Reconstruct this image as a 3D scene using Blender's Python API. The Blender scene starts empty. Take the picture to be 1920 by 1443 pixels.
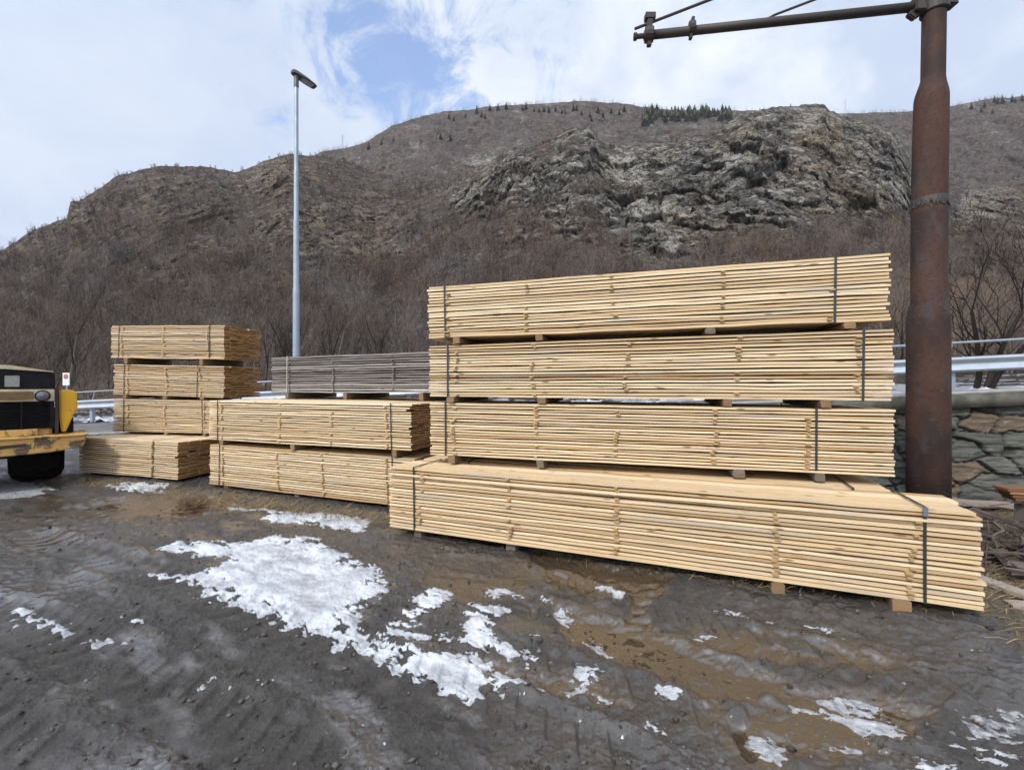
import bpy, bmesh, math, random
import numpy as np
from mathutils import Vector, Matrix

random.seed(7); RNG = np.random.default_rng(11)
R = math.radians
scene = bpy.context.scene
COL = scene.collection

# ------------------------------------------------------------------ camera
H = 1.6; FPX = 850.0            # eye height, focal length in pixels of the 1920 px wide photograph
cam_d = bpy.data.cameras.new('camera'); cam = bpy.data.objects.new('camera', cam_d); COL.objects.link(cam)
cam.location = (0, 0, H); cam.rotation_euler = (R(90), 0, 0)
cam_d.sensor_width = 36; cam_d.lens = FPX/1920*36; cam_d.clip_start = 0.05; cam_d.clip_end = 5000
scene.camera = cam

# ------------------------------------------------------------------ light
SUN_EL, SUN_AZ = R(42), R(215)      # azimuth clockwise from +Y: behind the camera, to its left
SUN = Vector((math.sin(SUN_AZ)*math.cos(SUN_EL), math.cos(SUN_AZ)*math.cos(SUN_EL), math.sin(SUN_EL)))
sd = bpy.data.lights.new('sun', 'SUN'); sd.energy = 1.5; sd.angle = R(10); sd.color = (1.0, 0.955, 0.89)
so = bpy.data.objects.new('sun', sd); COL.objects.link(so)
so.rotation_euler = (-SUN).to_track_quat('-Z', 'Y').to_euler()
scene.view_settings.view_transform = 'Standard'; scene.view_settings.look = 'None'
scene.view_settings.gamma = 1; scene.view_settings.exposure = 1.08; scene.view_settings.use_curve_mapping = False


class NT:
    """tiny helper for node trees"""
    def __init__(s, tree):
        s.t = tree; s.n = tree.nodes; s.l = tree.links
    def new(s, typ, **kw):
        n = s.n.new(typ)
        for k, v in kw.items(): setattr(n, k, v)
        return n
    def put(s, sock, v):
        if v is None: return
        if isinstance(v, bpy.types.NodeSocket): s.l.new(v, sock)
        elif isinstance(v, (tuple, list)) and len(v) == 3 and sock.type == 'RGBA': sock.default_value = (*v, 1)
        else: sock.default_value = v
    def math(s, op, a, b=None, c=None, clamp=False):
        n = s.new('ShaderNodeMath', operation=op, use_clamp=clamp)
        for i, v in enumerate((a, b, c)): s.put(n.inputs[i], v)
        return n.outputs[0]
    def vmath(s, op, a, b=None):
        n = s.new('ShaderNodeVectorMath', operation=op)
        s.put(n.inputs[0], a)
        if b is not None: s.put(n.inputs[1], b)
        return n.outputs['Value'] if op in ('DOT_PRODUCT', 'LENGTH', 'DISTANCE') else n.outputs[0]
    def mix(s, f, a, b, mode='MIX'):
        n = s.new('ShaderNodeMix', data_type='RGBA', blend_type=mode)
        s.put(n.inputs[0], f); s.put(n.inputs[6], a); s.put(n.inputs[7], b)
        return n.outputs[2]
    def ramp(s, f, lo, hi, a=0.0, b=1.0, smooth=True):
        n = s.new('ShaderNodeMapRange', interpolation_type='SMOOTHSTEP' if smooth else 'LINEAR')
        s.put(n.inputs[0], f); n.inputs[1].default_value = lo; n.inputs[2].default_value = hi
        n.inputs[3].default_value = a; n.inputs[4].default_value = b
        return n.outputs[0]
    def noise(s, vec, scale, detail=5, rough=0.55, dist=0.0, out=0):
        n = s.new('ShaderNodeTexNoise'); s.put(n.inputs['Vector'], vec)
        n.inputs['Scale'].default_value = scale; n.inputs['Detail'].default_value = detail
        n.inputs['Roughness'].default_value = rough; n.inputs['Distortion'].default_value = dist
        return n.outputs[out]
    def voro(s, vec, scale, feature='F1', out='Distance', rnd=1.0):
        n = s.new('ShaderNodeTexVoronoi', feature=feature); s.put(n.inputs['Vector'], vec)
        n.inputs['Scale'].default_value = scale; n.inputs['Randomness'].default_value = rnd
        return n.outputs[out]
    def scale(s, vec, sc):
        n = s.new('ShaderNodeMapping'); s.put(n.inputs[0], vec); n.inputs[3].default_value = sc
        return n.outputs[0]
    def attr(s, name):
        return s.new('ShaderNodeAttribute', attribute_name=name).outputs['Fac']
    def obj(s): return s.new('ShaderNodeTexCoord').outputs['Object']


# ------------------------------------------------------------------ sky (world)
def make_world():
    w = bpy.data.worlds.new('World'); scene.world = w; w.use_nodes = True
    t = NT(w.node_tree); t.n.clear()
    out = t.new('ShaderNodeOutputWorld'); bg = t.new('ShaderNodeBackground'); bg.inputs[1].default_value = 0.1
    sky = t.new('ShaderNodeTexSky', sky_type='NISHITA', sun_disc=False)
    sky.sun_elevation = SUN_EL; sky.sun_rotation = SUN_AZ; sky.air_density = 1.0; sky.dust_density = 0.6
    d = t.vmath('NORMALIZE', t.new('ShaderNodeTexCoord').outputs['Generated'])
    # cloud layers read on the sky's own dome
    sx = t.new('ShaderNodeSeparateXYZ'); t.put(sx.inputs[0], d)
    den = t.math('ADD', t.math('ABSOLUTE', sx.outputs[2]), 0.28)
    flat = t.new('ShaderNodeCombineXYZ')
    t.put(flat.inputs[0], t.math('DIVIDE', sx.outputs[0], den)); t.put(flat.inputs[1], t.math('DIVIDE', sx.outputs[1], den))
    fv = flat.outputs[0]
    n1 = t.noise(t.scale(d, (1, 1, 1.5)), 2.6, 7, 0.55, 0.4)
    n2 = t.noise(fv, 2.2, 8, 0.62, 0.8)
    # the gap in the clouds
    hole = Vector(((745-960)/FPX, 1, (720-95)/FPX)).normalized()
    wob = t.math('MULTIPLY', t.math('SUBTRACT', t.noise(d, 7.0, 8, 0.66, 0.6), 0.5), 0.85)
    hd = t.math('ADD', t.vmath('DISTANCE', t.scale(d, (0.72, 1, 1.05)), (hole.x*0.72, hole.y, hole.z*1.05)), wob)
    gap = t.ramp(hd, 0.16, 0.0)
    hole2 = Vector(((640-960)/FPX, 1, (720-10)/FPX)).normalized()
    gap2 = t.ramp(t.math('ADD', t.vmath('DISTANCE', d, tuple(hole2)), wob), 0.18, 0.02, 0, 0.4)
    gap = t.math('MAXIMUM', gap, gap2)
    cov = t.math('SUBTRACT', 1.0, t.math('MULTIPLY', gap, 0.8))
    # cloud brightness: bluish-grey veils to white billows, brighter towards the hidden sun
    shade = t.ramp(t.math('ADD', t.math('MULTIPLY', n1, 0.6), t.math('MULTIPLY', n2, 0.4)), 0.39, 0.60)
    ccol = t.mix(shade, (3.0, 3.5, 4.45), (4.75, 5.0, 5.4))
    veil = Vector(((330-960)/FPX, 1, (720-170)/FPX)).normalized()
    vd = t.ramp(t.vmath('DISTANCE', d, tuple(veil)), 0.75, 0.1, 0.0, 0.7)
    ccol = t.mix(vd, ccol, (3.05, 3.5, 4.4))
    sdot = t.vmath('DOT_PRODUCT', d, tuple(SUN))
    glow = t.ramp(sdot, 0.1, 1.0, 1.0, 1.7)
    ccol = t.mix(1.0, ccol, glow, 'MULTIPLY')
    blue = t.mix(1.0, sky.outputs[0], (1.1, 1.22, 1.4), 'MULTIPLY')
    t.put(bg.inputs[0], t.mix(cov, blue, ccol)); t.l.new(bg.outputs[0], out.inputs[0])
make_world()

# ------------------------------------------------------------------ numeric helpers
def at(px, py, Y):                     # the point at depth Y seen at a pixel of the photograph
    return Vector(((px-960)/FPX*Y, Y, H-(py-720)/FPX*Y))
def gnd(px, py):                       # the point of the flat yard seen at a pixel
    Y = H*FPX/(py-720); return ((px-960)/FPX*Y, Y)

_perm = RNG.permutation(256); _perm = np.concatenate([_perm, _perm, _perm])
_g = RNG.normal(size=(256, 3)); _g /= np.linalg.norm(_g, axis=1)[:, None]
def perlin(P):
    i = np.floor(P).astype(np.int64); f = P - i; i &= 255
    w = f*f*f*(f*(f*6-15)+10)
    out = np.zeros(len(P))
    for dx in (0, 1):
        wx = w[:, 0] if dx else 1-w[:, 0]
        for dy in (0, 1):
            wy = w[:, 1] if dy else 1-w[:, 1]
            for dz in (0, 1):
                wz = w[:, 2] if dz else 1-w[:, 2]
                h = _perm[_perm[_perm[i[:, 0]+dx]+((i[:, 1]+dy) & 255)]+((i[:, 2]+dz) & 255)]
                g = _g[h]
                out += wx*wy*wz*((f[:, 0]-dx)*g[:, 0]+(f[:, 1]-dy)*g[:, 1]+(f[:, 2]-dz)*g[:, 2])
    return out*1.5
def fbm(P, octaves=4, gain=0.5, ridged=False):
    a, s, out = 1.0, 0.0, 0
    for k in range(octaves):
        n = perlin(P + 17.3*k)
        if ridged: n = 1-2*np.abs(n)
        out = out + a*n; s += a; P = P*2.03; a *= gain
    return out/s
def P3(x, y, z=0.0): return np.stack([x, y, np.broadcast_to(z, np.shape(x))], 1)
def worley(P):                        # nearest cell's random value, and distance to the border
    ip = np.floor(P).astype(np.int64); f1 = np.full(len(P), 9.0); f2 = f1.copy(); val = np.zeros(len(P))
    for dx in (-1, 0, 1):
        for dy in (-1, 0, 1):
            for dz in (-1, 0, 1):
                c = ip+np.array([dx, dy, dz]); h = _perm[_perm[_perm[c[:, 0] & 255]+(c[:, 1] & 255)]+(c[:, 2] & 255)]
                d = ((c[:, 0]+_perm[h+1]/255.-P[:, 0])**2+(c[:, 1]+_perm[h+2]/255.-P[:, 1])**2+(c[:, 2]+_perm[h+3]/255.-P[:, 2])**2)
                m = d < f1; f2 = np.where(m, f1, np.minimum(f2, d)); val = np.where(m, _perm[h+5]/255., val); f1 = np.where(m, d, f1)
    return val, np.sqrt(f2)-np.sqrt(f1)
def sstep(x, lo, hi):
    t = np.clip((x-lo)/(hi-lo), 0, 1); return t*t*(3-2*t)
def poly_sd(x, y, poly):               # signed distance to a polygon, positive inside
    p = np.array(poly); q = np.roll(p, -1, 0)
    d = np.full(len(x), 1e9); ins = np.zeros(len(x), bool)
    for (ax, ay), (bx_, by_) in zip(p, q):
        ex, ey = bx_-ax, by_-ay
        t = np.clip(((x-ax)*ex+(y-ay)*ey)/(ex*ex+ey*ey+1e-12), 0, 1)
        d = np.minimum(d, np.hypot(x-ax-t*ex, y-ay-t*ey))
        c = ((ay > y) != (by_ > y)) & (x < ex*(y-ay)/(ey if abs(ey) > 1e-12 else 1e-12)+ax)
        ins ^= c
    return np.where(ins, d, -d)

def link(name, me, mat=None, parent=None, smooth=False):
    o = bpy.data.objects.new(name, me); COL.objects.link(o)
    if mat is not None: me.materials.append(mat)
    if parent is not None: o.parent = parent
    if smooth: me.shade_smooth()
    return o
def np_mesh(name, V, F, fattr=None, vattr=None):
    me = bpy.data.meshes.new(name); V = np.asarray(V, np.float32); F = np.asarray(F, np.int32)
    n, k = F.shape
    me.vertices.add(len(V)); me.vertices.foreach_set('co', V.ravel())
    me.loops.add(n*k); me.loops.foreach_set('vertex_index', F.ravel())
    me.polygons.add(n); me.polygons.foreach_set('loop_start', np.arange(0, n*k, k, dtype=np.int32))
    me.update(calc_edges=True)
    for dom, dct in (('FACE', fattr), ('POINT', vattr)):
        for nm, arr in (dct or {}).items():
            a = me.attributes.new(nm, 'FLOAT', dom); a.data.foreach_set('value', np.asarray(arr, np.float32))
    return me
def grid_faces(nr, nc):
    i = np.arange(nr*nc).reshape(nr, nc)
    return np.stack([i[:-1, :-1], i[:-1, 1:], i[1:, 1:], i[1:, :-1]], -1).reshape(-1, 4)

class MB:
    """collects boxes, tubes and prisms into ONE mesh"""
    def __init__(s): s.v = []; s.f = []; s.tone = []; s.endg = []
    def add(s, verts, faces, tone=0.5, endg=0):
        b = len(s.v); s.v += [tuple(v) for v in verts]
        for k, f in enumerate(faces):
            s.f.append([b+i for i in f]); s.tone.append(tone); s.endg.append(endg[k] if isinstance(endg, list) else endg)
        return s
    def box(s, c, d, rot=None, taper=0.0, jit=0.0, tone=0.5):
        vs = []
        for sz in (-1, 1):
            for sx, sy in ((-1, -1), (1, -1), (1, 1), (-1, 1)):
                k = 1-taper if sz > 0 else 1
                v = Vector((sx*d[0]/2*k, sy*d[1]/2*k, sz*d[2]/2))
                if jit: v += Vector((random.uniform(-jit, jit), random.uniform(-jit, jit), random.uniform(-jit, jit)))
                if rot is not None: v = rot @ v
                vs.append(v+Vector(c))
        return s.add(vs, [(0, 3, 2, 1), (4, 5, 6, 7), (0, 1, 5, 4), (1, 2, 6, 5), (2, 3, 7, 6), (3, 0, 4, 7)], tone)
    def tube(s, pts, radii, n=8, caps=True, tone=0.5):
        pts = [Vector(p) for p in pts]
        if not hasattr(radii, '__len__'): radii = [radii]*len(pts)
        vs, fs = [], []; ref = None
        for i, p in enumerate(pts):
            t = (pts[min(i+1, len(pts)-1)]-pts[max(i-1, 0)])
            if t.length < 1e-9: t = Vector((0, 0, 1))
            t.normalize()
            if ref is None: ref = Vector((1, 0, 0)) if abs(t.x) < 0.8 else Vector((0, 1, 0))
            a = (ref - t*ref.dot(t)).normalized(); b = t.cross(a); ref = a
            for k in range(n):
                w = 2*math.pi*k/n; vs.append(p+(a*math.cos(w)+b*math.sin(w))*radii[i])
        for i in range(len(pts)-1):
            for k in range(n):
                fs.append((i*n+k, i*n+(k+1) % n, (i+1)*n+(k+1) % n, (i+1)*n+k))
        if caps: fs.append(tuple(reversed(range(n)))); fs.append(tuple((len(pts)-1)*n+k for k in range(n)))
        return s.add(vs, fs, tone)
    def prism(s, poly, y0, y1, tone=0.5):           # outline in X-Z pushed from y0 to y1
        n = len(poly); vs = [(x, y0, z) for x, z in poly]+[(x, y1, z) for x, z in poly]
        fs = [tuple(range(n)), tuple(reversed(range(n, 2*n)))]+[(i, n+i, n+(i+1) % n, (i+1) % n) for i in range(n)]
        return s.add(vs, fs, tone)
    def build(s, name, mat, parent=None, bevel=0.0, smooth=False, seg=2):
        me = bpy.data.meshes.new(name); me.from_pydata(s.v, [], s.f)
        a = me.attributes.new('tone', 'FLOAT', 'FACE'); a.data.foreach_set('value', s.tone)
        a = me.attributes.new('endg', 'FLOAT', 'FACE'); a.data.foreach_set('value', s.endg)
        bm = bmesh.new(); bm.from_mesh(me); bmesh.ops.recalc_face_normals(bm, faces=bm.faces)
        if bevel:
            bmesh.ops.bevel(bm, geom=[e for e in bm.edges if e.calc_face_angle(0) > 0.5], offset=bevel, segments=seg, affect='EDGES', clamp_overlap=True)
        bm.to_mesh(me); bm.free()
        return link(name, me, mat, parent, smooth)

def tag(o, label=None, cat=None, group=None, kind=None):
    if label: o['label'] = label
    if cat: o['category'] = cat
    if group: o['group'] = group
    if kind: o['kind'] = kind
    return o
def empty(name, loc=(0, 0, 0), rot=(0, 0, 0)):
    o = bpy.data.objects.new(name, None); COL.objects.link(o); o.location = loc; o.rotation_euler = rot
    o.empty_display_size = 0.1
    return o
def copy_tree(o, parent=None):
    c = o.copy(); COL.objects.link(c)
    if parent is not None: c.parent = parent
    for ch in list(o.children): copy_tree(ch, c)
    return c

# ------------------------------------------------------------------ materials
def mat(name, fn):
    m = bpy.data.materials.new(name); m.use_nodes = True; t = NT(m.node_tree)
    b = t.n['Principled BSDF']; fn(t, b); return m
def bump(t, b, h, strength=0.4, dist=0.01):
    n = t.new('ShaderNodeBump'); n.inputs['Strength'].default_value = strength; n.inputs['Distance'].default_value = dist
    t.put(n.inputs['Height'], h); t.put(b.inputs['Normal'], n.outputs[0])

def wood(c_lo, c_mid, c_hi, c_end, grey, grey_amt, rough=0.75):
    def fn(t, b):
        rnd = t.new('ShaderNodeObjectInfo').outputs['Random']
        o = t.vmath('ADD', t.obj(), t.vmath('MULTIPLY', t.new('ShaderNodeCombineXYZ').outputs[0], (1, 1, 1)))
        sh = t.new('ShaderNodeCombineXYZ'); t.put(sh.inputs[0], t.math('MULTIPLY', rnd, 37.0)); t.put(sh.inputs[1], t.math('MULTIPLY', rnd, 11.0))
        o = t.vmath('ADD', o, sh.outputs[0])
        tone = t.attr('tone'); endg = t.attr('endg')
        c = t.mix(t.ramp(tone, 0.0, 0.55), c_lo, c_mid); c = t.mix(t.ramp(tone, 0.5, 1.0), c, c_hi)
        tsh = t.new('ShaderNodeCombineXYZ'); t.put(tsh.inputs[0], t.math('MULTIPLY', tone, 91.0))
        ot = t.vmath('ADD', o, tsh.outputs[0])
        grain = t.noise(t.scale(ot, (1.5, 55, 55)), 1.0, 5, 0.6, 0.6)
        c = t.mix(t.ramp(grain, 0.35, 0.7, 0, 0.45), c, c_lo)
        w = t.noise(t.scale(ot, (1.3, 8, 10)), 1.0, 4, 0.6)
        c = t.mix(t.ramp(w, 0.48, 0.72, 0, grey_amt), c, grey)
        blot = t.noise(t.scale(ot, (4, 18, 18)), 1.0, 3, 0.6)
        c = t.mix(t.ramp(blot, 0.58, 0.76, 0, 0.4), c, (c_lo[0]*0.75, c_lo[1]*0.6, c_lo[2]*0.45))
        kn = t.voro(t.scale(ot, (3.2, 9, 16)), 1.0)
        c = t.mix(t.ramp(kn, 0.17, 0.06, 0, 0.8), c, (0.17, 0.085, 0.035))
        e = t.mix(t.noise(t.scale(o, (1, 30, 60)), 1.0, 4), c_end, (c_end[0]*0.45, c_end[1]*0.42, c_end[2]*0.4))
        e = t.mix(t.ramp(tone, 0.2, 0.8, 0, 0.55), e, (c_end[0]*1.35, c_end[1]*1.3, c_end[2]*1.1))
        c = t.mix(endg, c, e)
        t.put(b.inputs['Base Color'], c); b.inputs['Roughness'].default_value = rough
        b.inputs['Specular IOR Level'].default_value = 0.25
        bump(t, b, grain, 0.35, 0.003)
    return fn
M = {}
M['plank'] = mat('fresh_sawn_wood', wood((0.42, 0.275, 0.14), (0.645, 0.49, 0.295), (0.76, 0.625, 0.42), (0.37, 0.22, 0.10), (0.40, 0.355, 0.30), 0.65))
M['plank_left'] = mat('sawn_wood_older', wood((0.43, 0.29, 0.155), (0.57, 0.43, 0.265), (0.67, 0.54, 0.37), (0.36, 0.19, 0.075), (0.36, 0.31, 0.26), 0.7))
M['plank_grey'] = mat('weathered_grey_wood', wood((0.085, 0.074, 0.066), (0.175, 0.155, 0.143), (0.36, 0.33, 0.31), (0.15, 0.12, 0.1), (0.30, 0.275, 0.28), 0.6))
M['bearer'] = mat('bearer_wood', wood((0.10, 0.068, 0.038), (0.155, 0.105, 0.06), (0.21, 0.145, 0.083), (0.23, 0.15, 0.085), (0.14, 0.12, 0.1), 0.8))
M['bearer_grey'] = mat('old_bearer_wood', wood((0.10, 0.085, 0.07), (0.15, 0.13, 0.115), (0.2, 0.175, 0.15), (0.14, 0.115, 0.09), (0.16, 0.15, 0.145), 0.8))
M['old_board'] = mat('old_board_wood', wood((0.16, 0.12, 0.09), (0.24, 0.2, 0.165), (0.36, 0.31, 0.27), (0.2, 0.15, 0.1), (0.3, 0.28, 0.26), 0.8))
M['red_board'] = mat('reddish_board_wood', wood((0.16, 0.075, 0.035), (0.25, 0.125, 0.06), (0.34, 0.19, 0.09), (0.2, 0.1, 0.05), (0.2, 0.15, 0.11), 0.5))

def plain(col, rough=0.5, metal=0.0, var=0.25, sc=8.0, col2=None, bmp=0.0, coat=0.0):
    def fn(t, b):
        o = t.obj(); n = t.noise(o, sc, 6, 0.6)
        c2 = col2 or (col[0]*(1-var), col[1]*(1-var), col[2]*(1-var))
        t.put(b.inputs['Base Color'], t.mix(t.ramp(n, 0.3, 0.7), col, c2))
        t.put(b.inputs['Roughness'], t.ramp(n, 0.2, 0.8, max(0.02, rough-0.1), min(1, rough+0.12)))
        b.inputs['Metallic'].default_value = metal; b.inputs['Coat Weight'].default_value = coat
        if bmp: bump(t, b, t.noise(o, sc*6, 4), bmp, 0.01)
    return fn
M['strap'] = mat('dark_strap', plain((0.025, 0.032, 0.03), 0.4))
M['strap_pale'] = mat('pale_strap', plain((0.5, 0.47, 0.38), 0.5))
M['buckle'] = mat('steel_buckle', plain((0.32, 0.38, 0.45), 0.35, 0.8))
M['galv'] = mat('galvanised_steel', plain((0.52, 0.57, 0.62), 0.42, 0.75, 0.22, 3.0))
M['galv_pole'] = mat('galvanised_pole', plain((0.36, 0.42, 0.5), 0.5, 0.45, 0.2, 2.0))
M['dark_metal'] = mat('dark_metal', plain((0.035, 0.033, 0.034), 0.5, 0.3))
M['lamp_head'] = mat('lamp_grey', plain((0.09, 0.1, 0.1), 0.45, 0.2))
M['glass_led'] = mat('lamp_lens', plain((0.5, 0.5, 0.48), 0.15))
M['black'] = mat('black_grille', plain((0.012, 0.012, 0.014), 0.55))
M['hood'] = mat('dark_hood', plain((0.010, 0.009, 0.012), 0.6, 0, 0.5, 20, (0.018, 0.016, 0.018)))
M['tyre'] = mat('tyre_rubber', plain((0.007, 0.007, 0.007), 0.9, 0, 0.4, 6))
for k_ in ('hood', 'black', 'tyre'): M[k_].node_tree.nodes['Principled BSDF'].inputs['Specular IOR Level'].default_value = 0.12
M['cream'] = mat('cream_paint', plain((0.6, 0.52, 0.36), 0.5, 0, 0.35, 6))
M['white_paint'] = mat('white_paint', plain((0.75, 0.74, 0.72), 0.45, 0, 0.1, 12))
M['red_paint'] = mat('red_paint', plain((0.42, 0.04, 0.04), 0.45))
M['grey_plate'] = mat('grey_plate', plain((0.3, 0.31, 0.28), 0.45, 0, 0.25, 30))
M['amber'] = mat('brown_panel', plain((0.19, 0.12, 0.045), 0.4, 0, 0.4, 10))
M['lens'] = mat('headlight_glass', plain((0.2, 0.21, 0.22), 0.08, 0.4, 0.6, 40))

def yellow_worn(t, b):
    o = t.obj(); n = t.noise(o, 5.0, 8, 0.65, 0.4); n2 = t.noise(t.scale(o, (1, 1, 3)), 9.0, 6, 0.65)
    y = t.mix(t.noise(o, 3.0), (0.52, 0.28, 0.06), (0.62, 0.40, 0.13))
    c = t.mix(t.ramp(n, 0.51, 0.56), y, (0.13, 0.085, 0.055))
    c = t.mix(t.ramp(n2, 0.56, 0.68, 0, 0.75), c, (0.30, 0.23, 0.15))
    t.put(b.inputs['Base Color'], c); t.put(b.inputs['Roughness'], t.ramp(n, 0.45, 0.6, 0.45, 0.85))
    bump(t, b, n, 0.3, 0.01)
M['yellow_worn'] = mat('worn_yellow_paint', yellow_worn)
def yellow(t, b):
    o = t.obj(); n = t.noise(o, 6.0, 8, 0.65)
    c = t.mix(t.ramp(n, 0.62, 0.68), (0.78, 0.44, 0.015), (0.3, 0.13, 0.04))
    c = t.mix(t.ramp(t.noise(o, 2.0), 0.4, 0.7, 0, 0.4), c, (0.62, 0.36, 0.03))
    t.put(b.inputs['Base Color'], c); b.inputs['Roughness'].default_value = 0.4
M['yellow'] = mat('yellow_paint', yellow)
def rust(t, b):
    o = t.obj(); so_ = t.scale(o, (1, 1, 0.55))
    n = t.noise(so_, 2.3, 8, 0.62, 0.6); n2 = t.noise(t.scale(o, (1, 1, 0.4)), 5.0, 6, 0.6); n3 = t.noise(o, 26.0, 5, 0.7)
    c = t.mix(t.ramp(n, 0.36, 0.62), (0.030, 0.021, 0.019), (0.072, 0.034, 0.023))
    c = t.mix(t.ramp(n2, 0.5, 0.7, 0, 0.75), c, (0.06, 0.05, 0.052))
    c = t.mix(t.ramp(n3, 0.5, 0.66, 0, 0.7), c, (0.026, 0.019, 0.018)); c = t.mix(t.ramp(t.noise(t.scale(o, (1, 1, 3.5)), 9.0, 8, 0.75), 0.56, 0.7, 0, 0.5), c, (0.13, 0.065, 0.04))
    c = t.mix(t.ramp(t.noise(o, 11.0, 6, 0.7), 0.66, 0.72, 0, 0.6), c, (0.17, 0.125, 0.105))
    t.put(b.inputs['Base Color'], c); b.inputs['Roughness'].default_value = 0.75; b.inputs['Specular IOR Level'].default_value = 0.25
    bump(t, b, t.math('ADD', n3, n2), 0.35, 0.012)
M['rust'] = mat('rusty_steel', rust)
def rust_dark(t, b):
    o = t.obj(); n = t.noise(o, 12.0, 6, 0.6)
    t.put(b.inputs['Base Color'], t.mix(n, (0.02, 0.018, 0.017), (0.05, 0.034, 0.028))); b.inputs['Roughness'].default_value = 0.6
M['rust_dark'] = mat('dark_rusty_iron', rust_dark)

def bark(c1, c2):
    def fn(t, b):
        tone = t.attr('tone'); c = t.mix(tone, c1, c2)
        n = t.noise(t.scale(t.obj(), (1, 1, 0.3)), 6.0, 4)
        t.put(b.inputs['Base Color'], t.mix(t.ramp(n, 0.4, 0.7, 0, 0.5), c, (c1[0]*0.6, c1[1]*0.6, c1[2]*0.6)))
        b.inputs['Roughness'].default_value = 0.9; b.inputs['Specular IOR Level'].default_value = 0.1
    return fn
M['bark'] = mat('dark_bark', bark((0.022, 0.018, 0.017), (0.05, 0.04, 0.036)))
M['bark_pale'] = mat('pale_bark', bark((0.12, 0.1, 0.088), (0.21, 0.185, 0.165)))
M['twig'] = mat('bare_twigs', bark((0.06, 0.048, 0.043), (0.15, 0.12, 0.105)))
def woodmass(t, b):
    tone = t.attr('tone'); hue = t.attr('endg')
    c = t.mix(tone, (0.034, 0.027, 0.024), (0.225, 0.176, 0.150))
    c = t.mix(t.ramp(hue, 0.5, 1.0), c, t.mix(tone, (0.045, 0.042, 0.043), (0.25, 0.235, 0.235)))
    c = t.mix(t.ramp(hue, 0.40, 0.0, 0, 0.8), c, t.mix(tone, (0.046, 0.032, 0.024), (0.22, 0.150, 0.108)))
    t.put(b.inputs['Base Color'], c); b.inputs['Roughness'].default_value = 0.95; b.inputs['Specular IOR Level'].default_value = 0.05
M['woodmass'] = mat('bare_wood_mass', woodmass)
def conifer_m(t, b):
    tone = t.attr('tone')
    t.put(b.inputs['Base Color'], t.mix(tone, (0.012, 0.019, 0.015), (0.032, 0.042, 0.028))); b.inputs['Roughness'].default_value = 0.9
M['conifer'] = mat('dark_needles', conifer_m)
def conifer_l(t, b):
    tone = t.attr('tone')
    t.put(b.inputs['Base Color'], t.mix(tone, (0.11, 0.12, 0.065), (0.27, 0.28, 0.165))); b.inputs['Roughness'].default_value = 0.9
M['pine'] = mat('pale_green_needles', conifer_l)

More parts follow.
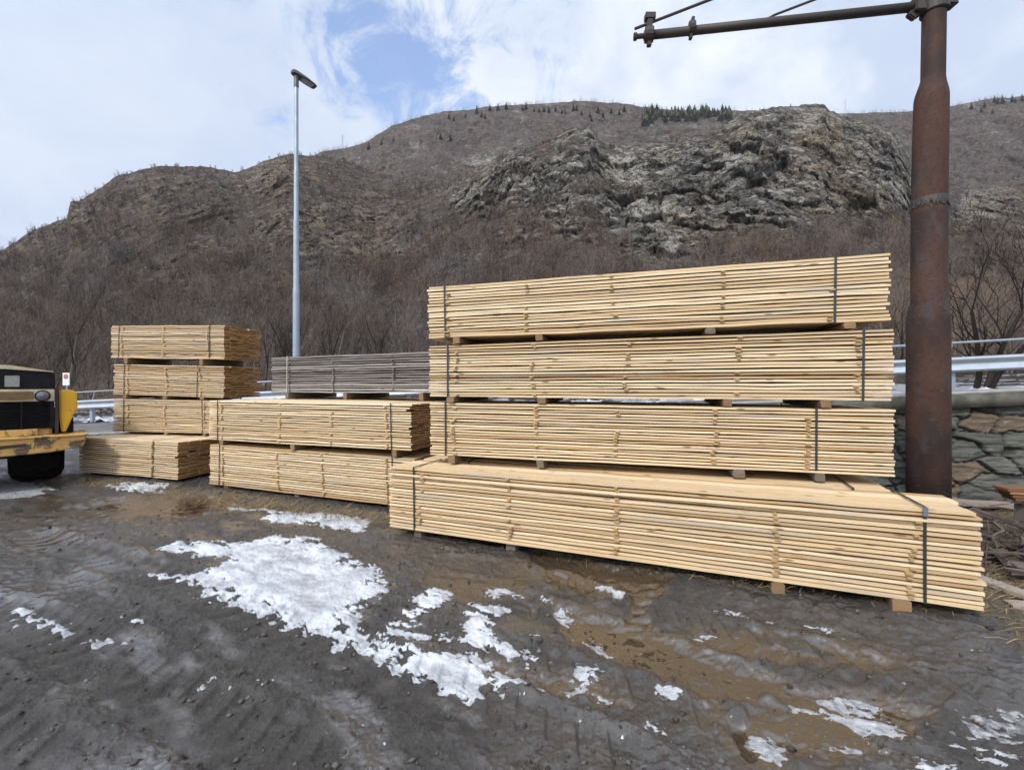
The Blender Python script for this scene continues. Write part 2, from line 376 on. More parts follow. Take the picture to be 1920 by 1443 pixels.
def terrain_m(t, b):
    o = t.obj(); rock = t.attr('rock'); och = t.attr('ochre'); crk = t.attr('crack'); grass = t.attr('grass'); snw = t.attr('snow'); blk = t.attr('block')
    n = t.noise(o, 0.16, 9, 0.66, 0.6); nf = t.noise(o, 0.6, 8, 0.72, 0.4); nb = t.noise(o, 0.045, 5, 0.55)
    # dipping strata and fractured blocks read along a tilted axis
    wv = t.vmath('ADD', o, t.vmath('MULTIPLY', t.noise(o, 0.12, 4, 0.6, 0, 1), (5, 5, 5)))
    dip = t.new('ShaderNodeMapping'); t.put(dip.inputs[0], wv); dip.inputs[2].default_value = (0, R(33), R(20)); dip.inputs[3].default_value = (0.15, 0.2, 0.34)
    v1 = t.voro(dip.outputs[0], 1.0, 'F1', 'Color'); e1 = t.voro(dip.outputs[0], 1.0, 'DISTANCE_TO_EDGE')
    v2 = t.voro(dip.outputs[0], 3.1, 'F1', 'Color'); e2 = t.voro(dip.outputs[0], 3.1, 'DISTANCE_TO_EDGE')
    def bw(c): q = t.new('ShaderNodeSeparateColor'); t.put(q.inputs[0], c); return q.outputs[0]
    ns = t.noise(t.scale(dip.outputs[0], (1, 1, 2.2)), 1.6, 8, 0.72, 0.4)
    lum = t.math('ADD', t.math('ADD', t.math('MULTIPLY', bw(v1), 0.30), t.math('MULTIPLY', bw(v2), 0.30)), t.math('ADD', t.math('MULTIPLY', t.ramp(ns, 0.3, 0.7), 0.28), t.math('MULTIPLY', blk, 0.22)))
    r = t.mix(t.ramp(lum, 0.22, 0.78), (0.042, 0.038, 0.034), (0.37, 0.345, 0.30))
    r = t.mix(t.math('MAXIMUM', t.ramp(lum, 0.66, 0.85, 0, 0.9), t.math('MULTIPLY', t.attr('pale'), t.ramp(lum, 0.15, 0.5))), r, (0.58, 0.55, 0.49))
    r = t.mix(t.math('MULTIPLY', t.ramp(nb, 0.36, 0.6, 0.15, 0.9), t.ramp(och, 0.25, 0.8)), r, t.mix(t.ramp(lum, 0.3, 0.8), (0.13, 0.095, 0.06), (0.44, 0.34, 0.23)))
    r = t.mix(t.ramp(e1, 0.06, 0.0, 0, 0.8), r, (0.028, 0.027, 0.028)); r = t.mix(t.ramp(e2, 0.07, 0.0, 0, 0.55), r, (0.035, 0.034, 0.034))
    r = t.mix(t.ramp(nf, 0.47, 0.36, 0, 0.75), r, (0.045, 0.042, 0.04))
    r = t.mix(t.math('MULTIPLY', crk, 0.75), r, (0.03, 0.029, 0.03))
    v = t.mix(t.ramp(n, 0.35, 0.65), (0.058, 0.043, 0.035), (0.175, 0.130, 0.102))
    v = t.mix(t.math('MULTIPLY', t.ramp(och, 0.4, 0.9, 0, 0.8), t.ramp(n, 0.4, 0.6)), v, (0.23, 0.165, 0.1))
    v = t.mix(t.ramp(nb, 0.4, 0.65, 0, 0.6), v, (0.105, 0.097, 0.094))
    v = t.mix(t.math('MULTIPLY', t.ramp(nf, 0.52, 0.62), t.ramp(lum, 0.4, 0.75)), v, (0.34, 0.305, 0.255)); v = t.mix(t.ramp(lum, 0.5, 0.2, 0, 0.7), v, (0.04, 0.035, 0.032)); v = t.mix(t.ramp(e1, 0.05, 0.0, 0, 0.6), v, (0.03, 0.027, 0.026)); v = t.mix(t.ramp(nf, 0.45, 0.3, 0, 0.7), v, (0.035, 0.03, 0.028))
    v = t.mix(grass, v, t.mix(nf, (0.15, 0.095, 0.058), (0.30, 0.21, 0.135)))
    c = t.mix(rock, v, r)
    c = t.mix(snw, c, (0.6, 0.62, 0.66))
    t.put(b.inputs['Base Color'], c); b.inputs['Roughness'].default_value = 0.92; b.inputs['Specular IOR Level'].default_value = 0.15
    bump(t, b, t.math('ADD', nf, t.math('ADD', ns, lum)), 1.0, 1.6)
M['terrain'] = mat('rock_and_scrub', terrain_m)

def mud_m(t, b):
    o = t.obj(); silt = t.attr('silt'); wet = t.attr('wet'); straw = t.attr('straw'); lump = t.attr('lump')
    n = t.noise(o, 1.3, 8, 0.65, 0.4); nf = t.noise(o, 11.0, 9, 0.74, 0.3); nff = t.noise(o, 60.0, 6, 0.75)
    g = t.mix(t.ramp(n, 0.35, 0.65), (0.030, 0.0255, 0.0225), (0.056, 0.048, 0.043))
    g = t.mix(t.ramp(nf, 0.5, 0.66, 0, 0.75), g, (0.088, 0.078, 0.070))
    g = t.mix(t.ramp(nf, 0.47, 0.33, 0, 0.85), g, (0.012, 0.0105, 0.0095))
    g = t.mix(t.ramp(nff, 0.5, 0.38, 0, 0.8), g, (0.011, 0.0095, 0.009))
    s_ = t.mix(t.ramp(n, 0.35, 0.7), (0.078, 0.055, 0.033), (0.052, 0.038, 0.025))
    s_ = t.mix(t.ramp(nf, 0.5, 0.66, 0, 0.7), s_, (0.042, 0.033, 0.026)); s_ = t.mix(t.ramp(nff, 0.5, 0.34, 0, 0.35), s_, (0.04, 0.03, 0.022))
    g = t.mix(t.math('MULTIPLY', t.attr('smear_sheen'), t.ramp(n, 0.25, 0.6, 0.15, 0.75)), g, (0.062, 0.057, 0.054))  # smooth wet patches painted paler to imitate the sky's sheen
    c = t.mix(silt, g, s_)
    c = t.mix(straw, c, t.mix(nf, (0.05, 0.036, 0.023), (0.19, 0.138, 0.08)))
    c = t.mix(t.math('MULTIPLY', t.ramp(lump, 0.5, 1.0), t.math('SUBTRACT', 1.0, silt)), c, t.mix(nff, (0.03, 0.026, 0.024), (0.11, 0.1, 0.094)))
    peb = t.voro(o, 34.0); pebm = t.math('MULTIPLY', t.ramp(peb, 0.16, 0.1), t.ramp(nff, 0.5, 0.6))
    c = t.mix(t.math('MULTIPLY', pebm, 0.8), c, (0.24, 0.23, 0.22))
    t.put(b.inputs['Base Color'], c)
    ro = t.math('SUBTRACT', t.ramp(n, 0.3, 0.7, 0.55, 0.7), t.math('MULTIPLY', wet, 0.42), clamp=True)
    ro = t.math('ADD', ro, t.math('MULTIPLY', t.math('SUBTRACT', 1.0, wet), t.ramp(nf, 0.4, 0.7, 0, 0.15)))
    t.put(b.inputs['Roughness'], ro); b.inputs['Specular IOR Level'].default_value = 0.8
    t.put(b.inputs['Coat Weight'], t.math('MULTIPLY', wet, 0.7)); b.inputs['Coat Roughness'].default_value = 0.13; b.inputs['Coat IOR'].default_value = 1.7
    nb = t.new('ShaderNodeBump'); nb.inputs['Distance'].default_value = 0.05
    t.put(nb.inputs['Strength'], t.math('SUBTRACT', 1.0, t.math('MULTIPLY', t.math('MAXIMUM', silt, t.math('MULTIPLY', wet, 0.8)), 0.85)))
    t.put(nb.inputs['Height'], t.math('ADD', nf, t.math('MULTIPLY', nff, 0.45))); t.put(b.inputs['Normal'], nb.outputs[0])
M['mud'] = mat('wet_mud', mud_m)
def snow_m(t, b):
    o = t.obj(); n = t.noise(o, 4.0, 8, 0.65); nf = t.noise(o, 30.0, 6, 0.7); dirt = t.attr('dirt')
    c = t.mix(t.ramp(n, 0.35, 0.65), (0.60, 0.63, 0.68), (0.36, 0.38, 0.41))
    c = t.mix(t.ramp(nf, 0.56, 0.72, 0, 0.65), c, (0.30, 0.29, 0.28))
    c = t.mix(dirt, c, t.mix(t.ramp(nf, 0.35, 0.65), (0.10, 0.10, 0.10), (0.36, 0.37, 0.39)))
    t.put(b.inputs['Base Color'], c); b.inputs['Roughness'].default_value = 0.55
    b.inputs['Subsurface Weight'].default_value = 0.0
    bump(t, b, t.math('ADD', nf, n), 0.6, 0.015)
M['snow'] = mat('old_snow', snow_m)
def water_m(t, b):
    n = t.noise(t.obj(), 9.0, 3)
    out = t.n['Material Output']; tr = t.new('ShaderNodeBsdfTransparent'); tr.inputs[0].default_value = (0.96, 0.93, 0.88, 1)
    gl = t.new('ShaderNodeBsdfGlossy'); gl.inputs['Roughness'].default_value = 0.06; gl.inputs[0].default_value = (0.95, 0.95, 0.95, 1)
    bp = t.new('ShaderNodeBump'); bp.inputs['Strength'].default_value = 0.08; bp.inputs['Distance'].default_value = 0.01
    t.put(bp.inputs['Height'], n); t.put(gl.inputs['Normal'], bp.outputs[0])
    fr = t.new('ShaderNodeFresnel'); fr.inputs[0].default_value = 1.33
    mx = t.new('ShaderNodeMixShader'); t.put(mx.inputs[0], fr.outputs[0]); t.l.new(tr.outputs[0], mx.inputs[1]); t.l.new(gl.outputs[0], mx.inputs[2])
    t.l.new(mx.outputs[0], out.inputs[0])
M['water'] = mat('muddy_water', water_m)
def stone_m(t, b):
    o = t.obj(); tone = t.attr('tone'); hue = t.attr('hue'); mort = t.attr('joint')
    n = t.noise(o, 7.0, 7, 0.65, 0.5); st = t.noise(t.scale(o, (3, 3, 22)), 1.0, 6, 0.65)
    c = t.mix(tone, (0.03, 0.031, 0.031), (0.115, 0.115, 0.103))
    c = t.mix(t.ramp(hue, 0.68, 0.8), c, (0.125, 0.092, 0.062)); c = t.mix(t.ramp(hue, 0.25, 0.1, 0, 0.5), c, (0.13, 0.145, 0.11))
    c = t.mix(t.ramp(st, 0.45, 0.3, 0, 0.7), c, (0.03, 0.03, 0.032)); c = t.mix(t.ramp(n, 0.55, 0.75, 0, 0.5), c, (0.3, 0.29, 0.26))
    c = t.mix(mort, c, t.mix(n, (0.018, 0.017, 0.016), (0.06, 0.056, 0.05)))
    t.put(b.inputs['Base Color'], c); b.inputs['Roughness'].default_value = 0.8
    bump(t, b, t.math('ADD', n, st), 0.7, 0.03)
M['stone'] = mat('rubble_stone', stone_m)
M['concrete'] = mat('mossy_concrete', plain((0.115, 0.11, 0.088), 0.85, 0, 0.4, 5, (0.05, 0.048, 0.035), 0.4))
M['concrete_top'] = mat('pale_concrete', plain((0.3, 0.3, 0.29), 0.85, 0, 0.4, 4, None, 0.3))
M['asphalt'] = mat('wet_asphalt', plain((0.075, 0.073, 0.072), 0.7, 0, 0.4, 2.0, (0.13, 0.127, 0.125), 0.3))
M['outer'] = mat('valley_ground', plain((0.09, 0.08, 0.07), 0.9, 0, 0.4, 0.2))
M['straw'] = mat('dry_straw', bark((0.12, 0.085, 0.045), (0.34, 0.26, 0.14)))
M['gravel'] = mat('muddy_stones', bark((0.022, 0.019, 0.017), (0.2, 0.185, 0.17)))
M['insul'] = mat('porcelain_brown', plain((0.05, 0.035, 0.03), 0.25))

# ------------------------------------------------------------------ lines of the place
def road_z(X): return 1.032+0.0458*X                       # carriageway beside the guardrail
def rail_Y(X): return 9.0+(10.2-X)*0.279
def wall_Y(X): return 6.1+(6.9-X)*0.3556
def wall_z(X): return 1.55+(X-6.9)*0.0695                  # top of the coping

# ------------------------------------------------------------------ yard ground
def build_yard():
    nc, nr = 980, 620
    s = np.linspace(-1, 1, nc); u = 1.18*s+1.0*s**7
    s2 = np.linspace(0, 1, nr)
    Y = (1/np.sqrt(1.25)+(1/np.sqrt(19.0)-1/np.sqrt(1.25))*s2)**-2
    U, YY = np.meshgrid(u, Y); X = (U*YY).ravel(); Yv = YY.ravel()
    z = 0.022*fbm(P3(X*0.8, Yv*0.8), 3)+0.014*fbm(P3(X*3, Yv*3, 5), 3)+0.012*fbm(P3(X*11, Yv*11, 9), 3, 0.6)
    near = 1-sstep(Yv, 4, 9)
    z += 0.010*near*fbm(P3(X*36, Yv*36, 3), 3, 0.65)
    # dragged wheel lanes running from lower left to upper right
    dx, dy = 0.86, -0.5
    along = X*dx+Yv*dy; across = -X*dy+Yv*dx
    rough = sstep(fbm(P3(X*0.7, Yv*0.7, 31), 2), -0.25, 0.3)
    lug = np.sin(2*math.pi*(across*6.5+1.2*np.sin(along*1.3)+0.6*fbm(P3(X*2, Yv*2, 7), 2)))
    z += 0.007*rough*near*lug*np.clip(np.sin(along*2.1+fbm(P3(X, Yv, 8), 2)*2), -0.2, 1)
    silt = np.zeros_like(X); basin = np.zeros_like(X)
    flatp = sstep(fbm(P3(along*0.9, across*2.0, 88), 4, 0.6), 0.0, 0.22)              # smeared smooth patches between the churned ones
    lump = np.abs(fbm(P3(across*7, along*4.2, 17), 4, 0.6))*2.0
    z += (1-flatp*0.8)*near*(0.020*(lump-0.4)+0.012*fbm(P3(across*22, along*14, 19), 3, 0.65))
    nz = 0.22*fbm(P3(X*1.6, Yv*1.6, 21), 5, 0.6)+0.10*fbm(P3(X*8, Yv*8, 22), 4, 0.65)
    def region(poly, soft, depth, amt=1.0, nk=1.0):
        nonlocal silt, basin
        d = poly_sd(X, Yv, [gnd(*p) for p in poly])+nz*nk
        m = sstep(d, -soft, soft); silt = np.maximum(silt, m*amt); basin = np.maximum(basin, sstep(d, -soft*0.6, soft*1.3)*depth)
    region([(985,1130),(1120,1150),(1330,1225),(1480,1270),(1640,1290),(1760,1330),(1700,1400),(1560,1420),(1440,1443),(1360,1400),(1310,1330),(1250,1270),(1120,1215),(1010,1180)], 0.10, 0.045)
    region([(860,1215),(1010,1245),(1150,1275),(1190,1320),(1120,1330),(1000,1285),(890,1265)], 0.08, 0.04)
    region([(1010,1040),(1120,1060),(1270,1085),(1250,1125),(1120,1120),(1020,1090)], 0.08, 0.035)
    region([(1195,1090),(1240,1085),(1215,1185),(1165,1180)], 0.02, 0.03, 1.0, 0.3)
    region([(800,1060),(1000,1075),(1010,1110),(860,1150),(780,1090)], 0.12, 0.02, 0.8)
    region([(60,925),(250,925),(430,925),(520,945),(400,965),(300,975),(120,970),(40,955)], 0.35, 0.05, 0.9, 2.0)
    region([(0,960),(140,985),(200,1020),(90,1040),(0,1030)], 0.3, 0.045, 0.7, 2.0)
    region([(1290,1170),(1560,1200),(1700,1230),(1660,1260),(1450,1240),(1300,1210)], 0.10, 0.03, 0.9)
    region([(1770,1320),(1920,1270),(2050,1300),(2050,1443),(1800,1400)], 0.1, 0.05, 0.25)
    region([(700,1010),(780,1010),(1000,1060),(980,1075),(780,1050)], 0.15, 0.02, 0.5)
    # wheel tracks pressed into the mud
    def track(pts, w=0.42, lug_l=0.16, dep=0.016):
        nonlocal z
        q = np.array([gnd(*p) for p in pts]); best = np.full(len(X), 9.0); sal = np.zeros(len(X)); side = np.zeros(len(X)); acc = 0
        for (ax, ay), (bx_, by_) in zip(q[:-1], q[1:]):
            ex, ey = bx_-ax, by_-ay; l = math.hypot(ex, ey); t_ = np.clip(((X-ax)*ex+(Yv-ay)*ey)/(l*l), 0, 1)
            d = np.hypot(X-ax-t_*ex, Yv-ay-t_*ey); sd_ = ((X-ax)*ey-(Yv-ay)*ex)/l; m = d < best
            best = np.where(m, d, best); sal = np.where(m, acc+t_*l, sal); side = np.where(m, sd_, side); acc += l
        ins = sstep(w/2-best+0.03*fbm(P3(X*6, Yv*6, 12), 3), 0, 0.05)*sstep(fbm(P3(X*1.1, Yv*1.1, 15), 3)+0.25, -0.1, 0.15)
        pat = np.clip(3*np.sin(2*math.pi*(sal/lug_l+np.abs(side)*2.6/w*0.5)), -1, 1)
        rim = np.exp(-((best-w/2-0.03)/0.05)**2)
        z = z*(1-0.6*ins)+ins*dep*(0.55*pat-0.6)+rim*0.014*(1+fbm(P3(X*9, Yv*9, 18), 2))
    track([(60, 1000), (330, 1085), (620, 1210), (900, 1330), (1150, 1443)]); track([(-300, 1085), (0, 1150), (300, 1290), (560, 1443)])
    track([(1030, 1090), (1330, 1180), (1620, 1250), (1920, 1330)], 0.4); track([(-200, 1300), (60, 1443)])
    track([(960, 1230), (1240, 1330), (1500, 1443)], 0.4)
    # the ground is a little higher where the stacks stand
    for foot in ([(-1.5, 4.75), (3.1, 2.85), (3.6, 3.5), (3.4, 4.6), (-0.5, 6.2)], [(-4.8, 6.9), (-1.3, 5.45), (-0.7, 6.6), (-4.2, 8.9)], [(-7.6, 7.85), (-5.3, 7.1), (-4.8, 8.7), (-7.2, 9.5)]):
        z += 0.05*sstep(poly_sd(X, Yv, foot)+0.5*nz, -0.28, 0.02)
    # clods that stick out of the mud
    clod = sstep(fbm(P3(X*2.3, Yv*2.3, 41), 3), 0.18, 0.34)
    silt *= 1-0.9*clod; basin *= 1-clod
    z = z*(1-0.45*np.clip(basin/0.045, 0, 1))-basin*0.8+0.006
    z += 0.012*clod*fbm(P3(X*14, Yv*14, 6), 3)
    # caterpillar print in the silt
    tr = poly_sd(X, Yv, [gnd(*p) for p in [(1200,1092),(1238,1088),(1212,1180),(1170,1176)]])
    z += np.where(tr > 0, 0.008*np.sign(np.sin(2*math.pi*Yv/0.125))*sstep(tr, 0, 0.03), 0)
    # dry straw at the feet of the stacks
    F0, F1 = np.array(gnd(731, 992)), np.array(gnd(1843, 1150))
    tt = np.clip(((X-F0[0])*(F1-F0)[0]+(Yv-F0[1])*(F1-F0)[1])/((F1-F0)**2).sum(), -0.02, 1.25)
    dl = np.hypot(X-F0[0]-tt*(F1-F0)[0], Yv-F0[1]-tt*(F1-F0)[1])
    straw = sstep(0.28-dl+nz*1.6, 0, 0.25)*sstep(tt, 0.35, 0.75)
    straw = np.maximum(straw, sstep(poly_sd(X, Yv, [(2.9,2.8),(3.6,2.4),(7,2.6),(9,5),(6.5,6.2),(4.2,5),(3.2,3.3)])+nz*2.5, -0.1, 0.25))
    straw = np.maximum(straw, 0.8*sstep(poly_sd(X, Yv, [(-4.9,6.9),(-1.2,5.3),(-1.3,5.1),(-2.5,5.4),(-5,6.6),(-8.2,7.6),(-8.2,8)])+nz*1.3, -0.1, 0.2))
    wet = sstep(fbm(P3(X*0.55, Yv*0.55, 51), 3), -0.3, 0.3)*(1-straw)
    wet = np.clip(np.maximum(np.maximum(wet*0.6, flatp*(1-straw)), silt), 0, 1); lump = np.clip(lump*(1-flatp)*1.3, 0, 1)
    me = np_mesh('yard_ground', np.stack([X, Yv, z], 1), grid_faces(nr, nc), None, dict(silt=silt, wet=wet, straw=straw, lump=lump, smear_sheen=flatp*(1-straw)))
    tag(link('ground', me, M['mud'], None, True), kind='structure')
    # --------------------------------- snow lying on it
    sn = np.full(len(X), -1.0); nzs = 0.12*fbm(P3(X*4, Yv*4, 61), 5, 0.66)+0.085*fbm(P3(across*15, along*6, 62), 4, 0.65)+0.085*fbm(P3(across*38, along*18, 65), 3, 0.7)
    icy = np.zeros_like(X)
    def sp(poly, off=0.0, dirt=0.0, nk=1.0):
        nonlocal sn, icy
        d = poly_sd(X, Yv, [gnd(*p) for p in poly])+nzs*nk+off
        icy = np.where((d > sn) & (d > -0.3), dirt, icy); sn = np.maximum(sn, d)
    sp([(265,1075),(320,1085),(400,1125),(480,1155),(560,1185),(620,1200),(700,1205),(690,1170),(680,1145),(735,1110),(745,1095),(710,1065),(660,1035),(590,1010),(520,1000),(460,1012),(400,1010),(330,1012),(285,1030),(340,1040),(420,1048),(370,1070),(300,1070)])
    sp([(670,1190),(720,1190),(745,1160),(780,1125),(800,1103),(845,1110),(830,1130),(790,1150),(775,1180),(800,1195),(740,1200)], 0.045)
    sp([(640,1205),(720,1210),(800,1225),(870,1220),(910,1240),(930,1260),(1000,1290),(960,1290),(895,1270),(890,1305),(840,1290),(760,1250),(690,1225)], 0.06)
    sp([(820,1190),(865,1185),(870,1160),(880,1130),(910,1135),(950,1140),(930,1170),(915,1190),(960,1210),(1010,1235),(960,1230),(880,1215)], 0.045)
    sp([(420,945),(500,950),(560,960),(620,960),(700,970),(690,1000),(640,995),(590,985),(545,985),(480,975),(500,962)], 0.0)
    sp([(185,908),(240,905),(335,908),(300,922),(230,920)], 0.02)
    sp([(-40,885),(60,893),(125,916),(60,932),(-40,940)], 0.0, 0.9)
    sp([(1700,1330),(1920,1310),(2000,1330),(1960,1375),(1780,1370)], -0.1, 1.0, 2.2)
    sp([(1600,1270),(1820,1240),(1960,1260),(1900,1290),(1700,1300)], -0.16, 1.0, 2.4)
    sp([(100,1140),(160,1130),(200,1160),(150,1185)], -0.05, 1.0, 1.5)
    sp([(260,1165),(330,1150),(350,1170),(300,1185)], -0.10, 1.0, 1.5)
    for (a, b_, w, off) in (((30,1142),(125,1182),10,0), ((915,1103),(965,1108),7,0), ((965,1112),(1065,1132),9,0), ((1340,1142),(1435,1160),8,-.01), ((1515,1175),(1615,1192),9,0),
                       ((245,1160),(282,1174),9,0), ((168,1203),(235,1208),7,0), ((215,1155),(245,1158),5,0), ((648,1356),(722,1388),9,0), ((1090,1250),(1128,1248),10,0), ((1240,1296),(1275,1298),10,0),
                       ((1218,1352),(1250,1376),12,0), ((1612,1340),(1680,1358),7,0), ((1790,1392),(1860,1416),6,0), ((1690,1430),(1790,1443),12,0), ((1820,1216),(1872,1230),5,0),
                       ((1432,1386),(1462,1400),6,0), ((402,1266),(440,1276),6,0), ((474,1278),(498,1284),7,0), ((504,1296),(524,1304),6,0), ((550,1306),(568,1314),6,0), ((1115,1092),(1170,1106),6,-.01),
                       ((970,1192),(1008,1200),7,0), ((1212,1402),(1262,1440),6,-.01), ((1054,1322),(1080,1334),6,0), ((990,1312),(1006,1322),6,0), ((1290,1440),(1330,1460),6,0), ((1860,1412),(1925,1424),6,0),
                       ((1030,1150),(1060,1152),4,0), ((860,1190),(1000,1232),9,0), ((680,1200),(800,1192),10,0), ((1480,1150),(1510,1155),5,0), ((1250,1100),(1262,1104),3,0), ((1740,1190),(1790,1204),3,0),
                       ((30,1165),(60,1168),5,0), ((330,1018),(400,1012),7,0), ((545,1005),(600,1010),7,0)):
        (ax, ay), (bx_, by_) = gnd(*a), gnd(*b_); ex, ey = bx_-ax, by_-ay
        t_ = np.clip(((X-ax)*ex+(Yv-ay)*ey)/(ex*ex+ey*ey), 0, 1)
        wm = w/FPX*(ay+by_)/2*0.95
        d = wm+0.016-np.hypot(X-ax-t_*ex, (Yv-ay-t_*ey)*0.62)+nzs*0.7+off
        icy = np.where(d > sn, 0, icy); sn = np.maximum(sn, d)
    scr = 0.16*(fbm(P3(across*3.4, along*1.7, 91), 5, 0.66)-0.25)+0.5*nzs*0.3; scr = np.where((Yv < 6.0) & (X > -1.5) & (X < 5) & (straw < 0.2), scr, -1)-0.02
    icy = np.where(scr > sn, 0.2, icy); sn = np.maximum(sn, scr)
    holes = sstep(fbm(P3(across*12, along*5.5, 71), 4, 0.65), 0.06, 0.2)*(1-sstep(sn, 0.12, 0.45)*0.85)
    sn2 = sn-0.16*holes
    depth = np.clip(sn2, -0.05, 0.12)
    zs = z*0.75-0.005+0.17*depth*np.clip(1-icy*0.6, 0, 1)+0.008*fbm(P3(across*10, along*4, 64), 3, 0.6)*sstep(sn2, 0, 0.2)
    F = grid_faces(nr, nc); keep = (sn2[F] > -0.03).any(1) & (Y[-1] > 0)
    keep &= (Yv[F] < 12).all(1); F = F[keep]
    used, inv = np.unique(F, return_inverse=True)
    V = np.stack([X, Yv, zs], 1)[used]; icy = np.maximum(icy, 0.75*(1-sstep(sn2+0.03*fbm(P3(across*25, along*12, 66), 3, 0.7), 0.0, 0.09))); icy = np.maximum(icy, 0.55*sstep(fbm(P3(across*6, along*2.2, 67), 4, 0.65), 0.0, 0.35))
    me = np_mesh('snow_sheet', V, inv.reshape(-1, 4), None, dict(dirt=icy[used]))
    tag(link('snow', me, M['snow'], None, True), kind='stuff')
    # --------------------------------- standing water in the hollows
    me = bpy.data.meshes.new('water_sheet'); me.from_pydata([(-12, 1.3, -0.037), (8, 1.3, -0.037), (8, 8.6, -0.037), (-12, 9.5, -0.037)], [], [(0, 1, 2, 3)])
    tag(link('puddle_water', me, M['water']), kind='structure')
    me = bpy.data.meshes.new('outer_sheet'); me.from_pydata([(-2500, -2500, -0.4), (2500, -2500, -0.4), (2500, 2500, -0.4), (-2500, 2500, -0.4)], [], [(0, 1, 2, 3)])
    tag(link('valley_ground', me, M['outer']), kind='structure')
    n = 9000; pick = RNG.choice(len(X), n, p=(lambda q: q/q.sum())(np.clip(Yv, 1.5, 7)**1.2*(Yv < 9.5)*(np.abs(X) < 9)*(1-0.6*silt)*(0.25+clod+np.clip(lump, 0, 1))))
    oct_v = np.array([(1,0,0),(0,1,0),(-1,0,0),(0,-1,0),(0,0,0.7),(0,0,-0.4)], float); oct_f = np.array([(0,1,4),(1,2,4),(2,3,4),(3,0,4),(1,0,5),(2,1,5),(3,2,5),(0,3,5)])
    sz = (0.003+0.016*RNG.random(n)**5)[:, None, None]; a = RNG.uniform(0, 6.28, n); st = RNG.uniform(0.6, 1.5, (n, 1, 3))
    ov = oct_v[None]*st*sz*RNG.uniform(0.75, 1.25, (n, 6, 1)); ca_, sa_ = np.cos(a)[:, None], np.sin(a)[:, None]
    GV = np.stack([ov[..., 0]*ca_-ov[..., 1]*sa_+(X[pick]+RNG.normal(0, .01, n))[:, None], ov[..., 0]*sa_+ov[..., 1]*ca_+(Yv[pick]+RNG.normal(0, .01, n))[:, None], ov[..., 2]+z[pick][:, None]+0.002], -1).reshape(-1, 3)
    GF = (oct_f[None]+(np.arange(n)*6)[:, None, None]).reshape(-1, 3)
    tag(link('gravel', np_mesh('gravel', GV, GF, dict(tone=np.repeat(0.15+0.6*RNG.random(n)**1.5, 8))), M['gravel']), kind='stuff')
    # straw and dry grass blades
    Pp = []
    w = straw/straw.sum()
    idx = RNG.choice(len(X), 9000, p=w*np.clip(Yv, 1, 9)**2/np.sum(w*np.clip(Yv, 1, 9)**2))
    V, F2, T = [], [], []
    for k, i in enumerate(idx):
        a = RNG.uniform(0, 6.283); l = RNG.uniform(0.04, 0.15); up = RNG.uniform(0.0, 0.6)*l
        p = np.array([X[i]+RNG.normal()*0.03, Yv[i]+RNG.normal()*0.03, z[i]+0.004]); d = np.array([math.cos(a)*l, math.sin(a)*l, up]); wv = np.array([-math.sin(a), math.cos(a), 0.4])*0.0022
        n = len(V); m_ = p+d*0.5+np.array([0, 0, 0.012]); V += [p-wv, p+wv, m_+wv, m_-wv, p+d]; F2 += [(n, n+1, n+2, n+3), (n+3, n+2, n+4, n+4)]
        tn = RNG.random(); T += [tn, tn]
    F4 = [f for f in F2]
    me = bpy.data.meshes.new('straw'); me.from_pydata([tuple(v) for v in V], [], [f if f[2] != f[3] else f[:3] for f in F4])
    at_ = me.attributes.new('tone', 'FLOAT', 'FACE'); at_.data.foreach_set('value', T)
    tag(link('dry_grass', me, M['straw']), kind='stuff')
build_yard()

# ------------------------------------------------------------------ hillside and mountain
def interp(keys, x): k = np.array(keys, float); return np.interp(x, k[:, 0], k[:, 1])
SKY_NEAR = [(-500,640),(-200,540),(0,470),(60,432),(125,408),(132,376),(150,375),(205,340),(220,328),(300,311),(380,309),(440,322),(455,318),(500,300),(540,287),(600,292),(650,300),(700,318),(760,335),(830,345),(862,335),(900,308),(935,292),(965,272),(985,276),(1040,255),(1075,240),(1105,238),(1130,262),(1175,275),(1195,262),(1240,262),(1300,252),(1340,246),(1385,215),(1430,203),(1470,199),(1530,195),(1548,197),(1556,208),(1600,222),(1640,228),(1670,235),(1690,262),(1708,300),(1740,330),(1800,345),(1860,340),(1920,330),(2100,320),(2500,330)]
SKY_FAR = [(-500,700),(300,470),(520,330),(600,283),(655,274),(690,264),(735,233),(770,222),(830,207),(880,203),(940,198),(1000,193),(1080,188),(1160,191),(1210,199),(1260,207),(1330,206),(1420,206),(1560,213),(1640,208),(1700,207),(1780,198),(1850,186),(1920,178),(2100,150),(2500,200)]
ROCK = [([(842,350),(900,305),(960,268),(1060,242),(1105,235),(1180,268),(1250,258),(1330,248),(1400,208),(1460,190),(1540,185),(1600,215),(1690,245),(1725,330),(1725,395),(1600,410),(1450,425),(1340,445),(1280,490),(1170,480),(1090,440),(1040,420),(960,400),(880,410),(845,390)], 1.0),
        ([(560,380),(700,380),(770,420),(740,490),(620,510),(500,470),(470,400)], 0.5), ([(440,320),(540,290),(560,330),(500,370),(450,350)], 0.55),
        ([(1040,440),(1300,440),(1300,520),(1060,520)], 0.5), ([(1780,340),(1940,340),(1940,440),(1800,430)], 0.55), ([(930,440),(1010,440),(990,480),(940,480)], 0.6),
        ([(255,330),(450,360),(440,420),(300,410)], 0.35), ([(120,372),(165,372),(150,410),(120,405)], 0.9), ([(300,560),(420,560),(400,600),(310,600)], 0.25)]
HILL = {}
def hill_cols(px, sky):
    u = (px-960)/FPX
    Y0 = 11.84/(1+0.279*u)+0.6
    e0 = (road_z(u*Y0)-0.12-H)/Y0
    es = (720-sky)/FPX
    return u, Y0, e0, es
